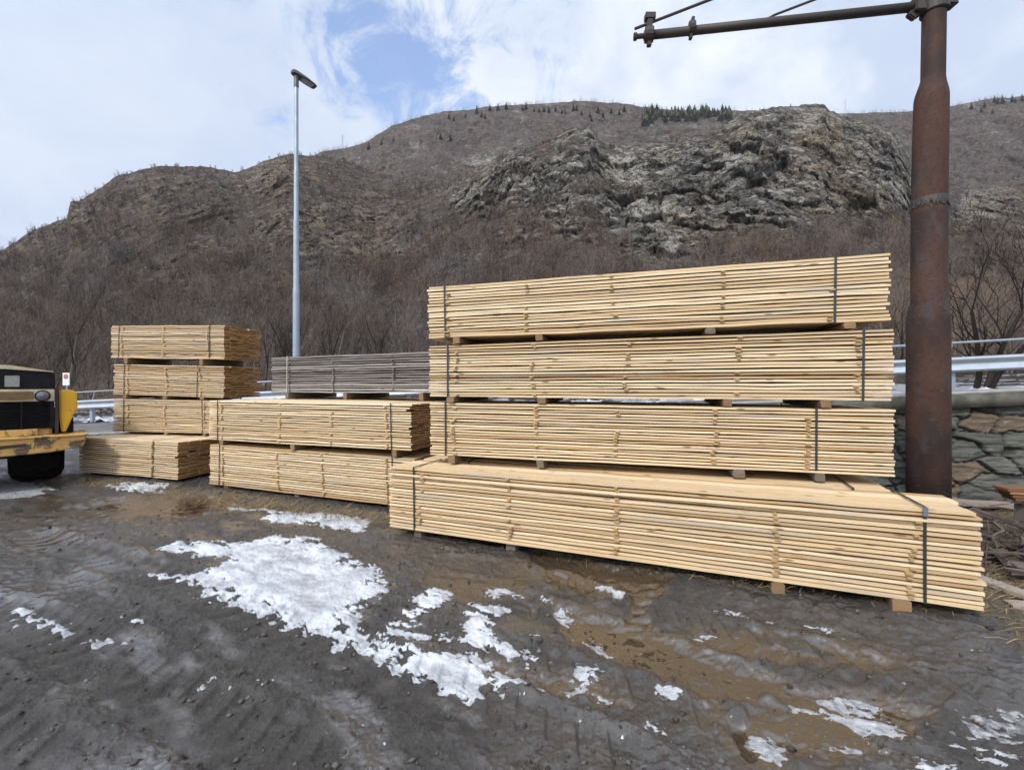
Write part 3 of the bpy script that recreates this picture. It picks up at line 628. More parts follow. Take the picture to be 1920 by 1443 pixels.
def hill_Y(q, Y0, Yr):
    # gentle apron, then the wooded slope, then the crags
    k = np.array([0, 0.10, 0.2, 0.36, 0.55, 0.78, 1.0]); g = np.array([0, 0.30, 0.46, 0.63, 0.76, 0.885, 1.0])
    return Y0*(Yr/Y0)**np.interp(q, k, g)
def ridge_depth(px): return interp([(-500,190),(0,230),(300,240),(560,250),(700,270),(850,205),(1000,190),(1300,190),(1500,210),(1700,230),(1920,260),(2500,260)], px)

def build_hills():
    nc, nr = 1150, 400
    px = np.linspace(-420, 2340, nc); q = np.linspace(0, 1, nr)**0.9
    sky = interp(SKY_NEAR, px)+3.0*fbm(P3(px*0.012, px*0+3), 3)+2.6*fbm(P3(px*0.06, px*0+9), 3, 0.6)
    u, Y0, e0, es = hill_cols(px, sky)
    Yr = ridge_depth(px)
    Q, PX = np.meshgrid(q, px, indexing='ij')
    E = e0+(es-e0)*Q
    Yd = hill_Y(Q, Y0[None, :], Yr[None, :])
    PY = 720-E*FPX
    pxv, pyv = PX.ravel(), PY.ravel()
    wob = 16*fbm(P3(pxv*0.018, pyv*0.018, 4), 4)
    rock = np.zeros(len(pxv))
    for poly, amt in ROCK:
        d = poly_sd(pxv, pyv, poly)+wob*2.6
        rock = np.maximum(rock, sstep(d, -26, 22)*amt)
    X = (u[None, :]*Yd).ravel(); Yv = Yd.ravel(); Z = (H+E*Yd).ravel()
    # crag relief: ribs, dipping ledges and blocks pushed in and out along the slope
    Pq = np.stack([X, Yv*0.5, Z], 1)
    ca, sa = math.cos(R(-27)), math.sin(R(-27))
    xs, zs = X*ca-Z*sa, X*sa+Z*ca
    xs, zs = xs+6*fbm(Pq*0.05, 2), zs+4*fbm(Pq*0.06+9, 3)
    ledge = fbm(np.stack([xs*0.035, Yv*0.02, zs*0.16], 1), 4, 0.62, True)
    ribs = fbm(np.stack([X*0.11+0.6*fbm(Pq*0.04, 2), Yv*0.02, Z*0.022], 1), 3, 0.55, True)
    block = fbm(Pq*0.09, 5, 0.6)
    left = 1-sstep(pxv, 980, 1120)
    b1, g1 = worley(np.stack([xs*0.07, Yv*0.05, zs*0.10], 1)+0.5*np.stack([fbm(Pq*0.07, 3)]*3, 1))
    b2, g2 = worley(np.stack([xs*0.2, Yv*0.12, zs*0.28], 1)+0.4*np.stack([fbm(Pq*0.2, 2)]*3, 1))
    b3, g3 = worley(np.stack([xs*0.5, Yv*0.25, zs*0.6], 1)); b4, g4 = worley(np.stack([X*0.16, Yv*0.05, Z*0.045], 1)+0.25*np.stack([fbm(Pq*0.1, 2)]*3, 1))
    rel = (ledge*(1-left*0.8)*1.0+ribs*(0.9+3.6*left)+block*4.2+(b1-0.5)*7.5+(b2-0.5)*3.8+(b3-0.5)*1.7+left*(b4-0.5)*6.0-1.4*sstep(g1, 0.12, 0)-0.6*sstep(g2, 0.1, 0))
    rock *= 0.12+0.88*sstep(fbm(Pq*0.07+40, 6, 0.72)+0.06+0.20*sstep(pxv, 1050, 1250), -0.10, 0.08)
    soft = fbm(Pq*0.03, 3)*3.0+fbm(Pq*0.11, 3)*1.0
    amp = np.clip((Yv-24)/80, 0, 1)
    disp = ((0.22+0.78*rock)*rel*0.66+(1-rock*0.7)*soft*0.8)*amp
    for poly in ([(1370,270),(1425,275),(1425,285),(1370,281)], [(1400,330),(1470,290),(1480,300),(1440,340),(1400,350)], [(1590,376),(1640,372),(1645,384),(1600,388)], [(940,275),(975,270),(990,285),(960,290)], [(1160,372),(1190,370),(1190,382),(1165,382)], [(1215,372),(1240,372),(1240,382),(1215,382)]):
        disp = disp-7.0*sstep(poly_sd(pxv, pyv, poly)+wob*0.25, -3, 4)      # hollows under the overhangs
    edge = sstep(Q.ravel(), 1.0, 0.9)*0.6+0.4
    k = 1-disp*edge/Yv
    X, Yv = X*k, Yv*k
    # little vertical ledges as well
    Z = Z+(rock*1.1*fbm(np.stack([xs*0.05, Yv*0.03, zs*0.3], 1), 3, 0.6)*amp)*sstep(Q.ravel(), 1.0, 0.93)
    low = (1-rock)
    Z = Z+0.22*fbm(P3(X*0.35, Yv*0.35, 2), 3)*sstep(Q.ravel(), 0.0, 0.02)*np.clip(Yv/40, 0.2, 1)
    crack = np.clip(sstep(ledge, 0.35, 0.12)*0.0+sstep(block, -0.22, -0.42), 0, 1)*rock
    ochre = np.clip(0.35+1.1*fbm(P3(pxv*0.006, pyv*0.008, 13), 3)+0.35*sstep(pxv, 900, 500), 0, 1)
    pale = np.zeros(len(pxv))
    for poly in ([(1140,290),(1170,275),(1200,300),(1215,340),(1180,350),(1150,330)], [(1345,285),(1420,280),(1430,300),(1370,315),(1345,305)], [(1170,375),(1250,370),(1290,400),(1280,470),(1250,480),(1230,430),(1180,400)], [(1640,380),(1700,380),(1700,400),(1640,400)], [(860,295),(930,290),(930,305),(870,305)], [(1480,215),(1545,210),(1530,260),(1480,270)], [(1640,340),(1695,345),(1690,365),(1640,360)], [(1800,360),(1860,350),(1900,400),(1850,420),(1800,400)]):
        pale = np.maximum(pale, sstep(poly_sd(pxv, pyv, poly)+wob*0.7, -6, 8))
    ochre = np.maximum(ochre, sstep(poly_sd(pxv, pyv, [(470,420),(560,380),(700,390),(760,430),(730,490),(620,510),(500,470)])+wob*1.5, -15, 20))
    ochre = np.maximum(ochre, sstep(poly_sd(pxv, pyv, [(1470,205),(1545,200),(1600,230),(1570,290),(1480,290)])+wob, -15, 20)*0.9)
    grass = sstep(poly_sd(pxv, pyv, [(1640,500),(1780,515),(1960,530),(2340,520),(2340,650),(1640,650)])+wob, -8, 14)*0.9
    grass = np.maximum(grass, sstep(poly_sd(pxv, pyv, [(-400,690),(190,690),(800,668),(800,730),(-400,760)])+wob*0.5, -5, 8)*0.35)
    snw = sstep(fbm(P3(X*0.9, Yv*0.5, 77), 4, 0.6)+0.55*sstep(Q.ravel(), 0.10, 0.0)+0.12*sstep(pxv, 1500, 1800)-0.06*sstep(pxv, 900, 400), 0.36, 0.46)*sstep(Q.ravel(), 0.2, 0.09)
    me = np_mesh('hillside', np.stack([X, Yv, Z], 1), grid_faces(nr, nc)[:, ::-1], None, dict(rock=rock, ochre=ochre, crack=crack, grass=grass, snow=snw, block=b1*0.35+b2*0.35+b3*0.3, pale=pale))
    tag(link('hillside', me, M['terrain'], None, False), kind='structure')
    HILL.update(px=px, q=Q.ravel(), X=X, Y=Yv, Z=Z, rock=rock, pxv=pxv, pyv=pyv, nr=nr, nc=nc, snow=snw, grass=grass)
    # the higher mountain behind
    nc2, nr2 = 900, 170
    px = np.linspace(-420, 2340, nc2); q = np.linspace(0, 1, nr2)
    sky = interp(SKY_FAR, px)+2.5*fbm(P3(px*0.015, px*0+5), 3)+1.6*fbm(P3(px*0.07, px*0+2), 3, 0.6)
    u = (px-960)/FPX; es = (720-sky)/FPX; e0 = es*0+np.minimum(0.30, es-0.12)
    Q, PX = np.meshgrid(q, px, indexing='ij'); E = e0+(es-e0)*Q
    Yd = 275+(640-275)*Q**1.1+0*PX
    X = (u[None, :]*Yd).ravel(); Yv = Yd.ravel(); Z = (H+E*Yd).ravel()
    pxv, pyv = PX.ravel(), (720-E*FPX).ravel()
    Pq = np.stack([X, Yv*0.5, Z], 1)
    k = 1-(fbm(Pq*0.012, 5, 0.6)*22+fbm(Pq*0.04, 5, 0.65)*9)*(sstep(Q.ravel(), 1, 0.88)*0.7+0.3)/Yv
    rock = np.clip(sstep(fbm(P3(pxv*0.02, pyv*0.06, 8), 5, 0.65), 0.12, 0.3), 0, 1)*0.7
    rock = np.maximum(rock, sstep(poly_sd(pxv, pyv, [(860,295),(930,280),(930,300),(880,308)]), -6, 6))
    zero = np.zeros(len(X))
    me = np_mesh('mountain', np.stack([X*k, Yv*k, Z], 1), grid_faces(nr2, nc2)[:, ::-1], None, dict(rock=rock, ochre=zero+0.3, crack=zero, grass=zero, snow=zero, block=zero+0.5, pale=zero))
    tag(link('mountain', me, M['terrain'], None, True), kind='structure')
    HILL.update(fX=X*k, fY=Yv*k, fZ=Z, frock=rock, fpx=pxv, fpy=pyv, fq=Q.ravel())
build_hills()

def hill_point(px_, Y):                # a point of the hillside below pixel column px_ at depth Y
    c = int(np.argmin(np.abs(HILL['px']-px_))); sl = slice(c, None, HILL['nc'])
    ys, zs, xs = HILL['Y'][sl], HILL['Z'][sl], HILL['X'][sl]
    i = int(np.argmin(np.abs(ys-Y))); return Vector((xs[i], ys[i], zs[i]))
def far_point(px_, py_):
    i = int(np.argmin((HILL['fpx']-px_)**2+(HILL['fpy']-py_)**2)); return Vector((HILL['fX'][i], HILL['fY'][i], HILL['fZ'][i]))

# the leafless wood that covers the slopes: one mass nobody could count
def shrub_template(seed, nb):
    r = np.random.default_rng(seed); V, S, Fc = [], [], []
    def blade(p, q, w):
        d = q-p; s = np.cross(d, r.normal(size=3)); s = s/np.linalg.norm(s)*w; n = len(V)
        V.extend([p, p, q]); S.extend([-s, s, s*0]); Fc.append((n, n+1, n+2))
    for k in range(3):
        a = r.uniform(0, 6.28); tip = np.array([math.cos(a)*0.22, math.sin(a)*0.22, r.uniform(0.75, 1.0)])
        blade(np.array([0, 0, -0.05]), tip, 0.015)
    for k in range(nb):
        a = r.uniform(0, 6.28); zz = r.uniform(0.10, 0.9); rad = 0.10+0.22*r.random()
        p = np.array([math.cos(a)*rad*zz, math.sin(a)*rad*zz, zz*0.9])
        a2 = a+r.normal()*0.9; out = r.uniform(0.08, 0.30)*(1.15-zz*0.6); up = r.uniform(0.0, 0.24)
        blade(p, p+np.array([math.cos(a2)*out, math.sin(a2)*out, up]), r.uniform(0.0035, 0.008))
    return np.array(V), np.array(S), np.array(Fc)
def wood_mass(name, X, Y, Z, size, wmul, templates, tone, hue):
    Vs, Fs, T, Hh = [], [], [], []; base = 0
    which = RNG.integers(0, len(templates), len(X))
    for k, (tv, ts_, tf) in enumerate(templates):
        m = which == k; n = m.sum()
        if not n: continue
        a = RNG.uniform(0, 6.28, n); c, s_ = np.cos(a)[:, None], np.sin(a)[:, None]
        sz = size[m][:, None]; wd = (size[m]*wmul[m])[:, None]; bw = np.clip(Y[m]/150, 0.16, 1.2)[:, None]*5
        def rot(q, sx, sz2): return (q[:, 0]*c-q[:, 1]*s_)*sx, (q[:, 0]*s_+q[:, 1]*c)*sx, q[:, 2]*sz2
        cx, cy, cz = rot(tv, wd, sz); ox, oy, oz = rot(ts_, bw, bw)
        Vs.append(np.stack([cx+ox+X[m][:, None], cy+oy+Y[m][:, None], cz+oz+Z[m][:, None]], -1).reshape(-1, 3))
        Fs.append((tf[None]+(np.arange(n)*len(tv))[:, None, None]).reshape(-1, 3)+base); base += n*len(tv)
        tt = np.clip(tone[m][:, None]+RNG.normal(0, 0.2, (n, len(tf))), 0, 1)
        tt[:, :3] = np.clip(tt[:, :3]+(RNG.random((n, 1)) < 0.3)*0.7-0.15, 0, 1.4)
        T.append(tt.ravel()); Hh.append(np.repeat(hue[m], len(tf)))
    me = np_mesh(name, np.concatenate(Vs), np.concatenate(Fs), dict(tone=np.concatenate(T), endg=np.concatenate(Hh)))
    return tag(link(name, me, M['woodmass']), kind='stuff')
def build_wood():
    tm = [shrub_template(s, 95) for s in (1, 2, 3, 4, 5)]
    ts = [shrub_template(s, 46) for s in (6, 7, 8)]
    h = HILL
    dens = (0.25+0.75*(1-h['rock']))*np.clip(0.8+2.0*fbm(P3(h['pxv']*0.014, h['pyv']*0.022, 33), 4, 0.6), 0.08, 2)+0.06
    dens *= (1-0.9*h['grass'])*sstep(h['Y'], 18, 36)*(0.3+0.7*sstep(h['Y'], 40, 90))*(h['pxv'] > -300)*(h['pxv'] < 2220)
    dens *= np.where(h['q'] > 0.975, 1.8, 1)
    dens *= np.where(h['pyv'] < 470, 0.75, 1.15)
    i = RNG.choice(len(dens), 13500, replace=False, p=dens/dens.sum())
    dY = h['Y'][i]; big = RNG.random(len(i))
    size = (2.0+5.0*big**1.6)*np.where(h['rock'][i] > 0.4, 0.42, 1)*np.where(h['pyv'][i] < 360, 0.75, 1)
    size = np.where(h['q'][i] > 0.95, size*0.65, size)
    hue = np.clip(0.42+1.1*fbm(P3(h['pxv'][i]*0.009, h['pyv'][i]*0.015, 3), 4)+RNG.normal(0, 0.12, len(i))+0.2*sstep(h['pyv'][i], 420, 300), 0, 1)
    tone = np.clip(0.46+0.75*fbm(P3(h['pxv'][i]*0.02, h['pyv'][i]*0.035, 5), 3)+RNG.normal(0, 0.2, len(i)), 0, 1)
    wood_mass('bare_woodland', h['X'][i], h['Y'][i], h['Z'][i]-0.1, size, RNG.uniform(0.7, 1.15, len(i)), tm, tone, hue)
    d2 = (1-h['frock'])*(h['fpx'] > -200)*(h['fpx'] < 2150)*(h['fpy'] < 360)
    d2 = d2*np.clip(0.7+2*fbm(P3(h['fpx']*0.02, h['fpy']*0.05, 44), 4), 0.1, 2)*np.where(h['fq'] > 0.95, 2.0, 1)
    j = RNG.choice(len(d2), 9000, replace=False, p=d2/d2.sum())
    hue = np.clip(0.72+0.4*fbm(P3(h['fpx'][j]*0.01, h['fpy'][j]*0.02, 3), 2), 0, 1)
    wood_mass('distant_woodland', h['fX'][j], h['fY'][j], h['fZ'][j]-0.3, RNG.uniform(3.5, 9.0, len(j)), RNG.uniform(0.8, 1.4, len(j)), ts, np.clip(RNG.normal(0.32, 0.25, len(j))+0.5*fbm(P3(h['fpx'][j]*0.02, h['fpy'][j]*0.06, 4), 3), 0, 1), hue)
build_wood()

# leafless trees one can tell apart
def make_tree(name, seed, height, stems, bark, spread=0.5, dense=1.0):
    r = random.Random(seed); T, B = MB(), MB()
    def grow(p, d, l, rad, depth):
        n = 3 if depth < 2 else 2; pts, rs = [p.copy()], [rad]; kids = []
        for k in range(n):
            d = (d+Vector((r.gauss(0, .16), r.gauss(0, .16), r.gauss(0.05, .08)))).normalized()
            p = p+d*l/n; pts.append(p.copy()); rs.append(rad*(1-0.5*(k+1)/n)); kids.append((p.copy(), d.copy(), rs[-1]))
        (T if depth == 0 else B).tube(pts, rs, 6 if depth == 0 else (4 if depth < 2 else 3), caps=False, tone=r.random())
        if depth >= 4: return
        for (kp, kd, kr) in kids:
            for _ in range(r.choice((1, 2, 2)) if depth < 3 else r.choice((1, 1, 2))):
                a = Vector((r.gauss(0, 1), r.gauss(0, 1), r.uniform(-0.3, 0.7)))
                nd = (kd*0.75+a.normalized()*r.uniform(0.4, 0.9)+Vector((0, 0, 0.12))).normalized()
                grow(kp, nd, l*r.uniform(0.45, 0.68)*dense, max(kr*0.6, 0.006), depth+1)
    for s in range(stems):
        a = r.uniform(0, 6.28); lean = r.uniform(0.1, spread) if stems > 1 else r.uniform(0, 0.2)
        grow(Vector((math.cos(a)*0.12*(stems > 1), math.sin(a)*0.12*(stems > 1), -0.25)), Vector((math.cos(a)*lean, math.sin(a)*lean, 1)).normalized(), height*0.5, height*0.0155, 0)
    root = empty(name); T.build('trunk', bark, root); B.build('crown', bark if bark is M['bark'] else M['twig'], root)
    return root
def build_trees():
    protos = [make_tree('bare_tree', 3, 7.5, 1, M['bark']), make_tree('bare_tree', 5, 6.5, 3, M['bark'], 0.55), make_tree('bare_tree', 8, 8.5, 1, M['bark_pale']),
              make_tree('bare_tree', 13, 5.5, 2, M['bark_pale'], 0.5), make_tree('bare_tree', 21, 7.0, 2, M['bark'], 0.6)]
    fork = make_tree('bare_tree', 34, 4.6, 3, M['bark'], 0.55)
    tag(fork, 'dark forked leafless tree behind the guardrail right of the rusty pole', 'tree'); fork.location = hill_point(1832, 11.5)
    spots = [(35, 24), (75, 33), (120, 22), (165, 30), (205, 42), (20, 48), (255, 60), (310, 55), (380, 62), (500, 28), (530, 40), (585, 23), (610, 34), (655, 27), (690, 45), (715, 22), (745, 33), (780, 26), (800, 48), (470, 55),
             (875, 55), (900, 66), (1000, 70), (1055, 64), (1140, 58), (1185, 66), (1235, 72), (1300, 62), (1420, 70), (1530, 62), (1620, 60), (1685, 30), (1800, 34), (1893, 26), (90, 60), (150, 75), (560, 70), (640, 80), (840, 72), (950, 85),
             (2010, 20), (2060, 32), (-60, 26), (-110, 40), (620, 20), (545, 20.5)]
    rr = random.Random(4)
    first = set()
    for i, (px_, Y) in enumerate(spots):
        k = i % len(protos)
        if k in first: o = copy_tree(protos[k])
        else: o = protos[k]; first.add(k)
        o.location = hill_point(px_, Y); s = rr.uniform(0.75, 1.1)*(1.0 if Y > 32 else 0.85); o.scale = (s*0.8, s*0.8, s*rr.uniform(1.0, 1.2)); o.rotation_euler = (0, 0, rr.uniform(0, 6.28))
        pale = k in (2, 3)
        tag(o, 'pale barked leafless tree on the slope behind the road' if pale else 'dark leafless tree on the slope behind the road', 'tree', 'pale leafless trees on the slope' if pale else 'dark leafless trees on the slope')
    # conifers high on the mountain
    def conifer(name, seed, m, wide):
        r = random.Random(seed); B = MB(); Tt = MB()
        Tt.tube([(0, 0, -0.5), (0, 0, 9.4)], [0.16, 0.03], 5)
        for L in range(12):
            z0 = 1.0+L*0.72; rad = wide*(1-(L/12.5))*r.uniform(0.85, 1.1)
            for k in range(9):
                a = 6.283*k/9+r.uniform(-.3, .3); rr_ = rad*r.uniform(0.65, 1.1); w = 0.3*rad
                t_ = Vector((math.cos(a)*rr_, math.sin(a)*rr_, z0-rr_*0.28)); s_ = Vector((-math.sin(a)*w, math.cos(a)*w, 0)); md = t_*0.55+Vector((0, 0, z0*0.45+0.12))
                B.add([(0, 0, z0+0.75), md+s_, t_, md-s_], [(0, 1, 2, 3)], r.random())
        root = empty(name); Tt.build('trunk', M['bark'], root); B.build('crown', m, root); return root
    a = conifer('conifer_tree', 1, M['conifer'], 1.7); b = conifer('conifer_tree', 2, M['pine'], 1.9)
    rr = random.Random(9); first = True
    dark = [(841,218),(852,219),(872,214),(893,209),(903,218),(908,222),(950,205),(985,202),(1012,205),(1019,206),(1028,207),(1040,205),(1060,208),(1074,204),(1082,204),(1092,213),(1105,216),(1108,222),(1120,206),(716,268),(737,262),(690,276),(828,258),(846,258),(980,205),(1000,206),(1055,212),(1145,206),(1160,208),(1865,190),(1870,192),(1897,188),(1905,190),(1915,187),(1845,196),(1880,193),(1820,200),(1840,205),(1860,210),(920,206),(935,208),(1130,215),(1170,203)]
    for (x, y) in dark:
        o = a if first else copy_tree(a); first = False
        o.location = far_point(x, y+3); s = rr.uniform(0.75, 1.35); o.scale = (s*1.8, s*1.8, s); o.rotation_euler.z = rr.uniform(0, 6)
        tag(o, 'small dark conifer on the distant mountain ridge', 'tree', 'dark conifers on the distant ridge')
    first = True
    for k in range(80):
        x = rr.uniform(1205, 1372); y = rr.uniform(211, 236)-(x-1205)*0.02
        o = b if first else copy_tree(b); first = False
        o.location = far_point(x, y); s = rr.uniform(1.0, 1.7); o.scale = (s*1.9, s*1.9, s*0.95); o.rotation_euler.z = rr.uniform(0, 6)
        tag(o, 'pale green conifer in the grove above the cliff', 'tree', 'green conifers above the cliff')
    for px_, py_, hgt, side in ((641, 276, 20, 'left end'), (1584, 212, 21, 'right')):
        p = far_point(px_, py_); root = empty('power_pylon', p); B = MB()
        for sx in (-1, 1):
            for sy in (-1, 1): B.tube([(sx*1.6, sy*1.6, -1), (sx*0.35, sy*0.35, hgt*0.7), (0.2*sx, 0.2*sy, hgt)], 0.09, 4)
        for k in range(7):
            z0, z1 = hgt*k/9, hgt*(k+1)/9; w0, w1 = 1.6-1.25*z0/(hgt*0.7), 1.6-1.25*z1/(hgt*0.7)
            for s in (-1, 1): B.tube([(-w0*s, -w0, z0), (w1*s, -w1, z1)], 0.06, 3); B.tube([(-w0*s, w0, z0), (w1*s, w1, z1)], 0.06, 3)
        B.build('lattice', M['galv_pole'], root)
        A = MB()
        for f, w in ((0.72, 3.4), (0.84, 2.8), (0.94, 2.2)): A.tube([(-w, 0, hgt*f), (w, 0, hgt*f)], 0.1, 4)
        A.build('crossarms', M['galv_pole'], root)
        tag(root, 'tiny lattice power pylon on the left ridge beyond the lamp post' if px_ < 900 else 'tiny lattice power pylon on the ridge right of the cliff', 'pylon')
build_trees()

# ------------------------------------------------------------------ road, wall, guardrail
def build_road():
    xs = np.linspace(-40, 22, 63); V = []
    for x in xs:
        V.append((x, wall_Y(x)+0.42, wall_z(x)-0.09)); yb = rail_Y(x)+0.45; V.append((x+0.3, yb, road_z(x)-0.01)); V.append((x+0.6, yb+1.6, road_z(x)-0.12))
    F = []
    for i in range(len(xs)-1):
        for j in (0, 1): a = i*3+j; F.append((a, a+3, a+4, a+1))
    me = bpy.data.meshes.new('road'); me.from_pydata(V, [], F); tag(link('road', me, M['asphalt']), kind='structure')
    # snow banked beside the guardrail
    n = 900; x = np.linspace(-22, 16, n); rows = 14; V = []
    for j in range(rows):
        f = j/(rows-1); y = 0.2+1.4*f; V.append(np.stack([x, rail_Y(x)+y-0.1, road_z(x)+0.02-0.06+0.15*np.clip(fbm(P3(x*1.3, x*0+y*2.4, 3), 4, 0.6)*2.4+0.05, -0.4, 1)-0.02], 1))
    me = np_mesh('roadside_snow', np.concatenate(V), grid_faces(rows, n), None, dict(dirt=np.zeros(n*rows)+0.1))
    tag(link('roadside_snow', me, M['snow'], None, True), kind='stuff')

def build_wall():
    root = empty('stone_wall', (0, wall_Y(0), 0)); root['label'] = 'rubble stone retaining wall with concrete coping below the road'; root['category'] = 'wall'
    X0, X1 = -34.0, 13.0
    ang = math.atan(-0.3556); L = (X1-X0)/math.cos(ang); nrm = np.array([-math.sin(ang)*-1, 0, 0])
    nvec = np.array([math.sin(ang), -math.cos(ang)])              # towards the yard
    def section(xa, xb, step):
        n = int((xb-xa)/step)+1; m = int(1.85/step)+1
        x = np.linspace(xa, xb, n); v = np.linspace(0, 1, m)
        Xg, Vg = np.meshgrid(x, v); Xf = Xg.ravel(); top = wall_z(Xf)-0.21; bot = -0.25; Zf = bot+(top-bot)*Vg.ravel()
        # rough courses of uneven stones
        cell_w, cell_h = 0.40, 0.24
        a, b = Xf/cell_w+0.5*fbm(P3(Xf*2.6, Zf*2.6, 1), 4, 0.6), Zf/cell_h+0.8*fbm(P3(Xf*1.5, Zf*1.8, 6), 4, 0.6)
        ia, ib = np.floor(a), np.floor(b); f1 = np.full(len(a), 9.0); f2 = f1.copy(); idx = np.zeros(len(a), np.int64)
        for da in (-1, 0, 1):
            for db in (-1, 0, 1):
                ca, cb = ia+da, ib+db; hsh = (ca.astype(np.int64)*73856093 ^ cb.astype(np.int64)*19349663) & 255
                jx, jy = _perm[hsh]/255.*1.3-0.15, _perm[hsh+97]/255.*1.3-0.15
                d = (np.abs(ca+0.1+0.8*jx+0.5*(cb % 2)-a)**4+np.abs((cb+0.15+0.7*jy-b)*0.95)**4)**0.25
                better = d < f1; f2 = np.where(better, f1, np.minimum(f2, d)); idx = np.where(better, hsh, idx); f1 = np.where(better, d, f1)
        gap = f2-f1
        face = sstep(gap, 0.01, 0.09)
        bulge = 0.08*face+0.10*(_perm[idx+31]/255.-0.5)*face+0.045*fbm(P3(Xf*5, Zf*9, 4), 5, 0.62)+0.03*fbm(P3(Xf*3, Zf*24, 4), 3)*face
        P = np.stack([Xf+nvec[0]*bulge, wall_Y(Xf)+nvec[1]*bulge, Zf], 1)-np.array([0, wall_Y(0), 0])
        return np_mesh('stonework', P, grid_faces(m, n), None, dict(tone=np.clip(_perm[idx+11]/255., 0, 1), hue=_perm[idx+53]/255., joint=1-sstep(gap, 0.02, 0.10)))
    link('stonework', section(3.4, 13, 0.02), M['stone'], root, True)
    link('stonework', section(-34, 3.4, 0.06), M['stone'], root, True)
    def strip(name, off0, off1, zt, zb, m):
        n = 95; x = np.linspace(X0, X1, n); V = []
        for (o, dz) in ((off0, zb), (off0, zt), (off1, zt), (off1, zb)): V.append(np.stack([x+nvec[0]*o, wall_Y(x)+nvec[1]*o-wall_Y(0), wall_z(x)+dz+0.012*fbm(P3(x*1.1, x*0+dz*9), 3)], 1))
        me = np_mesh(name, np.concatenate(V), np.concatenate([grid_faces(4, n), np.stack([np.arange(n-1)+3*n, np.arange(1, n)+3*n, np.arange(1, n), np.arange(n-1)], 1)]))
        bm = bmesh.new(); bm.from_mesh(me); bmesh.ops.recalc_face_normals(bm, faces=bm.faces); bm.to_mesh(me); bm.free()
        return link(name, me, m, root)
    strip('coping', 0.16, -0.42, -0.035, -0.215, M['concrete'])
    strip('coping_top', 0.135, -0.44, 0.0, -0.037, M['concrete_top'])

def build_rail():
    root = empty('guardrail', (0, rail_Y(0), road_z(0)))
    tag(root, 'galvanised steel guardrail with thin handrail along the road', 'guardrail')
    X0, X1 = -34.0, 20.0; c = Vector((0, rail_Y(0), road_z(0)))
    prof = [(-.02, .72), (-.075, .70), (-.085, .66), (-.03, .61), (-.01, .57), (-.03, .52), (-.085, .47), (-.075, .43), (-.02, .41), (0.0, .41), (0.02, .57), (0.0, .72)]
    n = 30; V = []; x = np.linspace(X0, X1, n)
    for (dy, dz) in prof+prof[:1]: V.append(np.stack([x, rail_Y(x)+dy-c.y, road_z(x)+dz-c.z], 1))
    me = np_mesh('beam', np.concatenate(V), grid_faces(len(prof)+1, n)); link('beam', me, M['galv'], root, False)
    MB().tube([Vector((xx, rail_Y(xx)+0.12, road_z(xx)+1.02))-c for xx in (X0, 0, X1)], 0.024, 8).build('handrail', M['galv'], root, smooth=True)
    for k in range(27):
        xx = X0+1.1+k*2.0
        if xx > X1: break
        B = MB(); p = Vector((xx, rail_Y(xx), road_z(xx)))-c
        B.box(p+Vector((0, 0.10, 0.33)), (0.09, 0.12, 0.78)); B.box(p+Vector((0, 0.03, 0.57)), (0.08, 0.04, 0.2))
        B.tube([p+Vector((-0.02, 0.12, 0.70)), p+Vector((0.05, 0.12, 1.0))], 0.016, 6)
        B.build('post', M['galv_pole'], root)
    # small sign beside the road
    s = at(124, 709, 16.6); root = empty('road_sign', (s.x, s.y, road_z(s.x))); tag(root, 'small white upright sign with red ringed disc beside the guardrail', 'sign')
    w, h = 0.25, 0.46; zc = s.z-road_z(s.x)
    MB().tube([(0, 0.03, -0.1), (0, 0.03, zc+0.2)], 0.025, 8).build('post', M['galv_pole'], root)
    pn = MB().box((0, 0, zc), (w, 0.012, h)).build('panel', M['white_paint'], root, 0.003)
    def disc(r0, r1, y):
        b = MB(); vs = []; n = 24
        for k in range(n):
            a = 2*math.pi*k/n
            for r_ in (r0, r1): vs.append((math.cos(a)*r_, y, zc+0.09+math.sin(a)*r_))
        b.add(vs, [(2*k, 2*k+1, (2*k+3) % (2*n), (2*k+2) % (2*n)) for k in range(n)]); return b
    disc(0.052, 0.085, -0.009).build('red_ring', M['red_paint'], root)
    disc(0.001, 0.050, -0.010).build('dark_symbol', M['grey_plate'], root)
build_road(); build_wall(); build_rail()

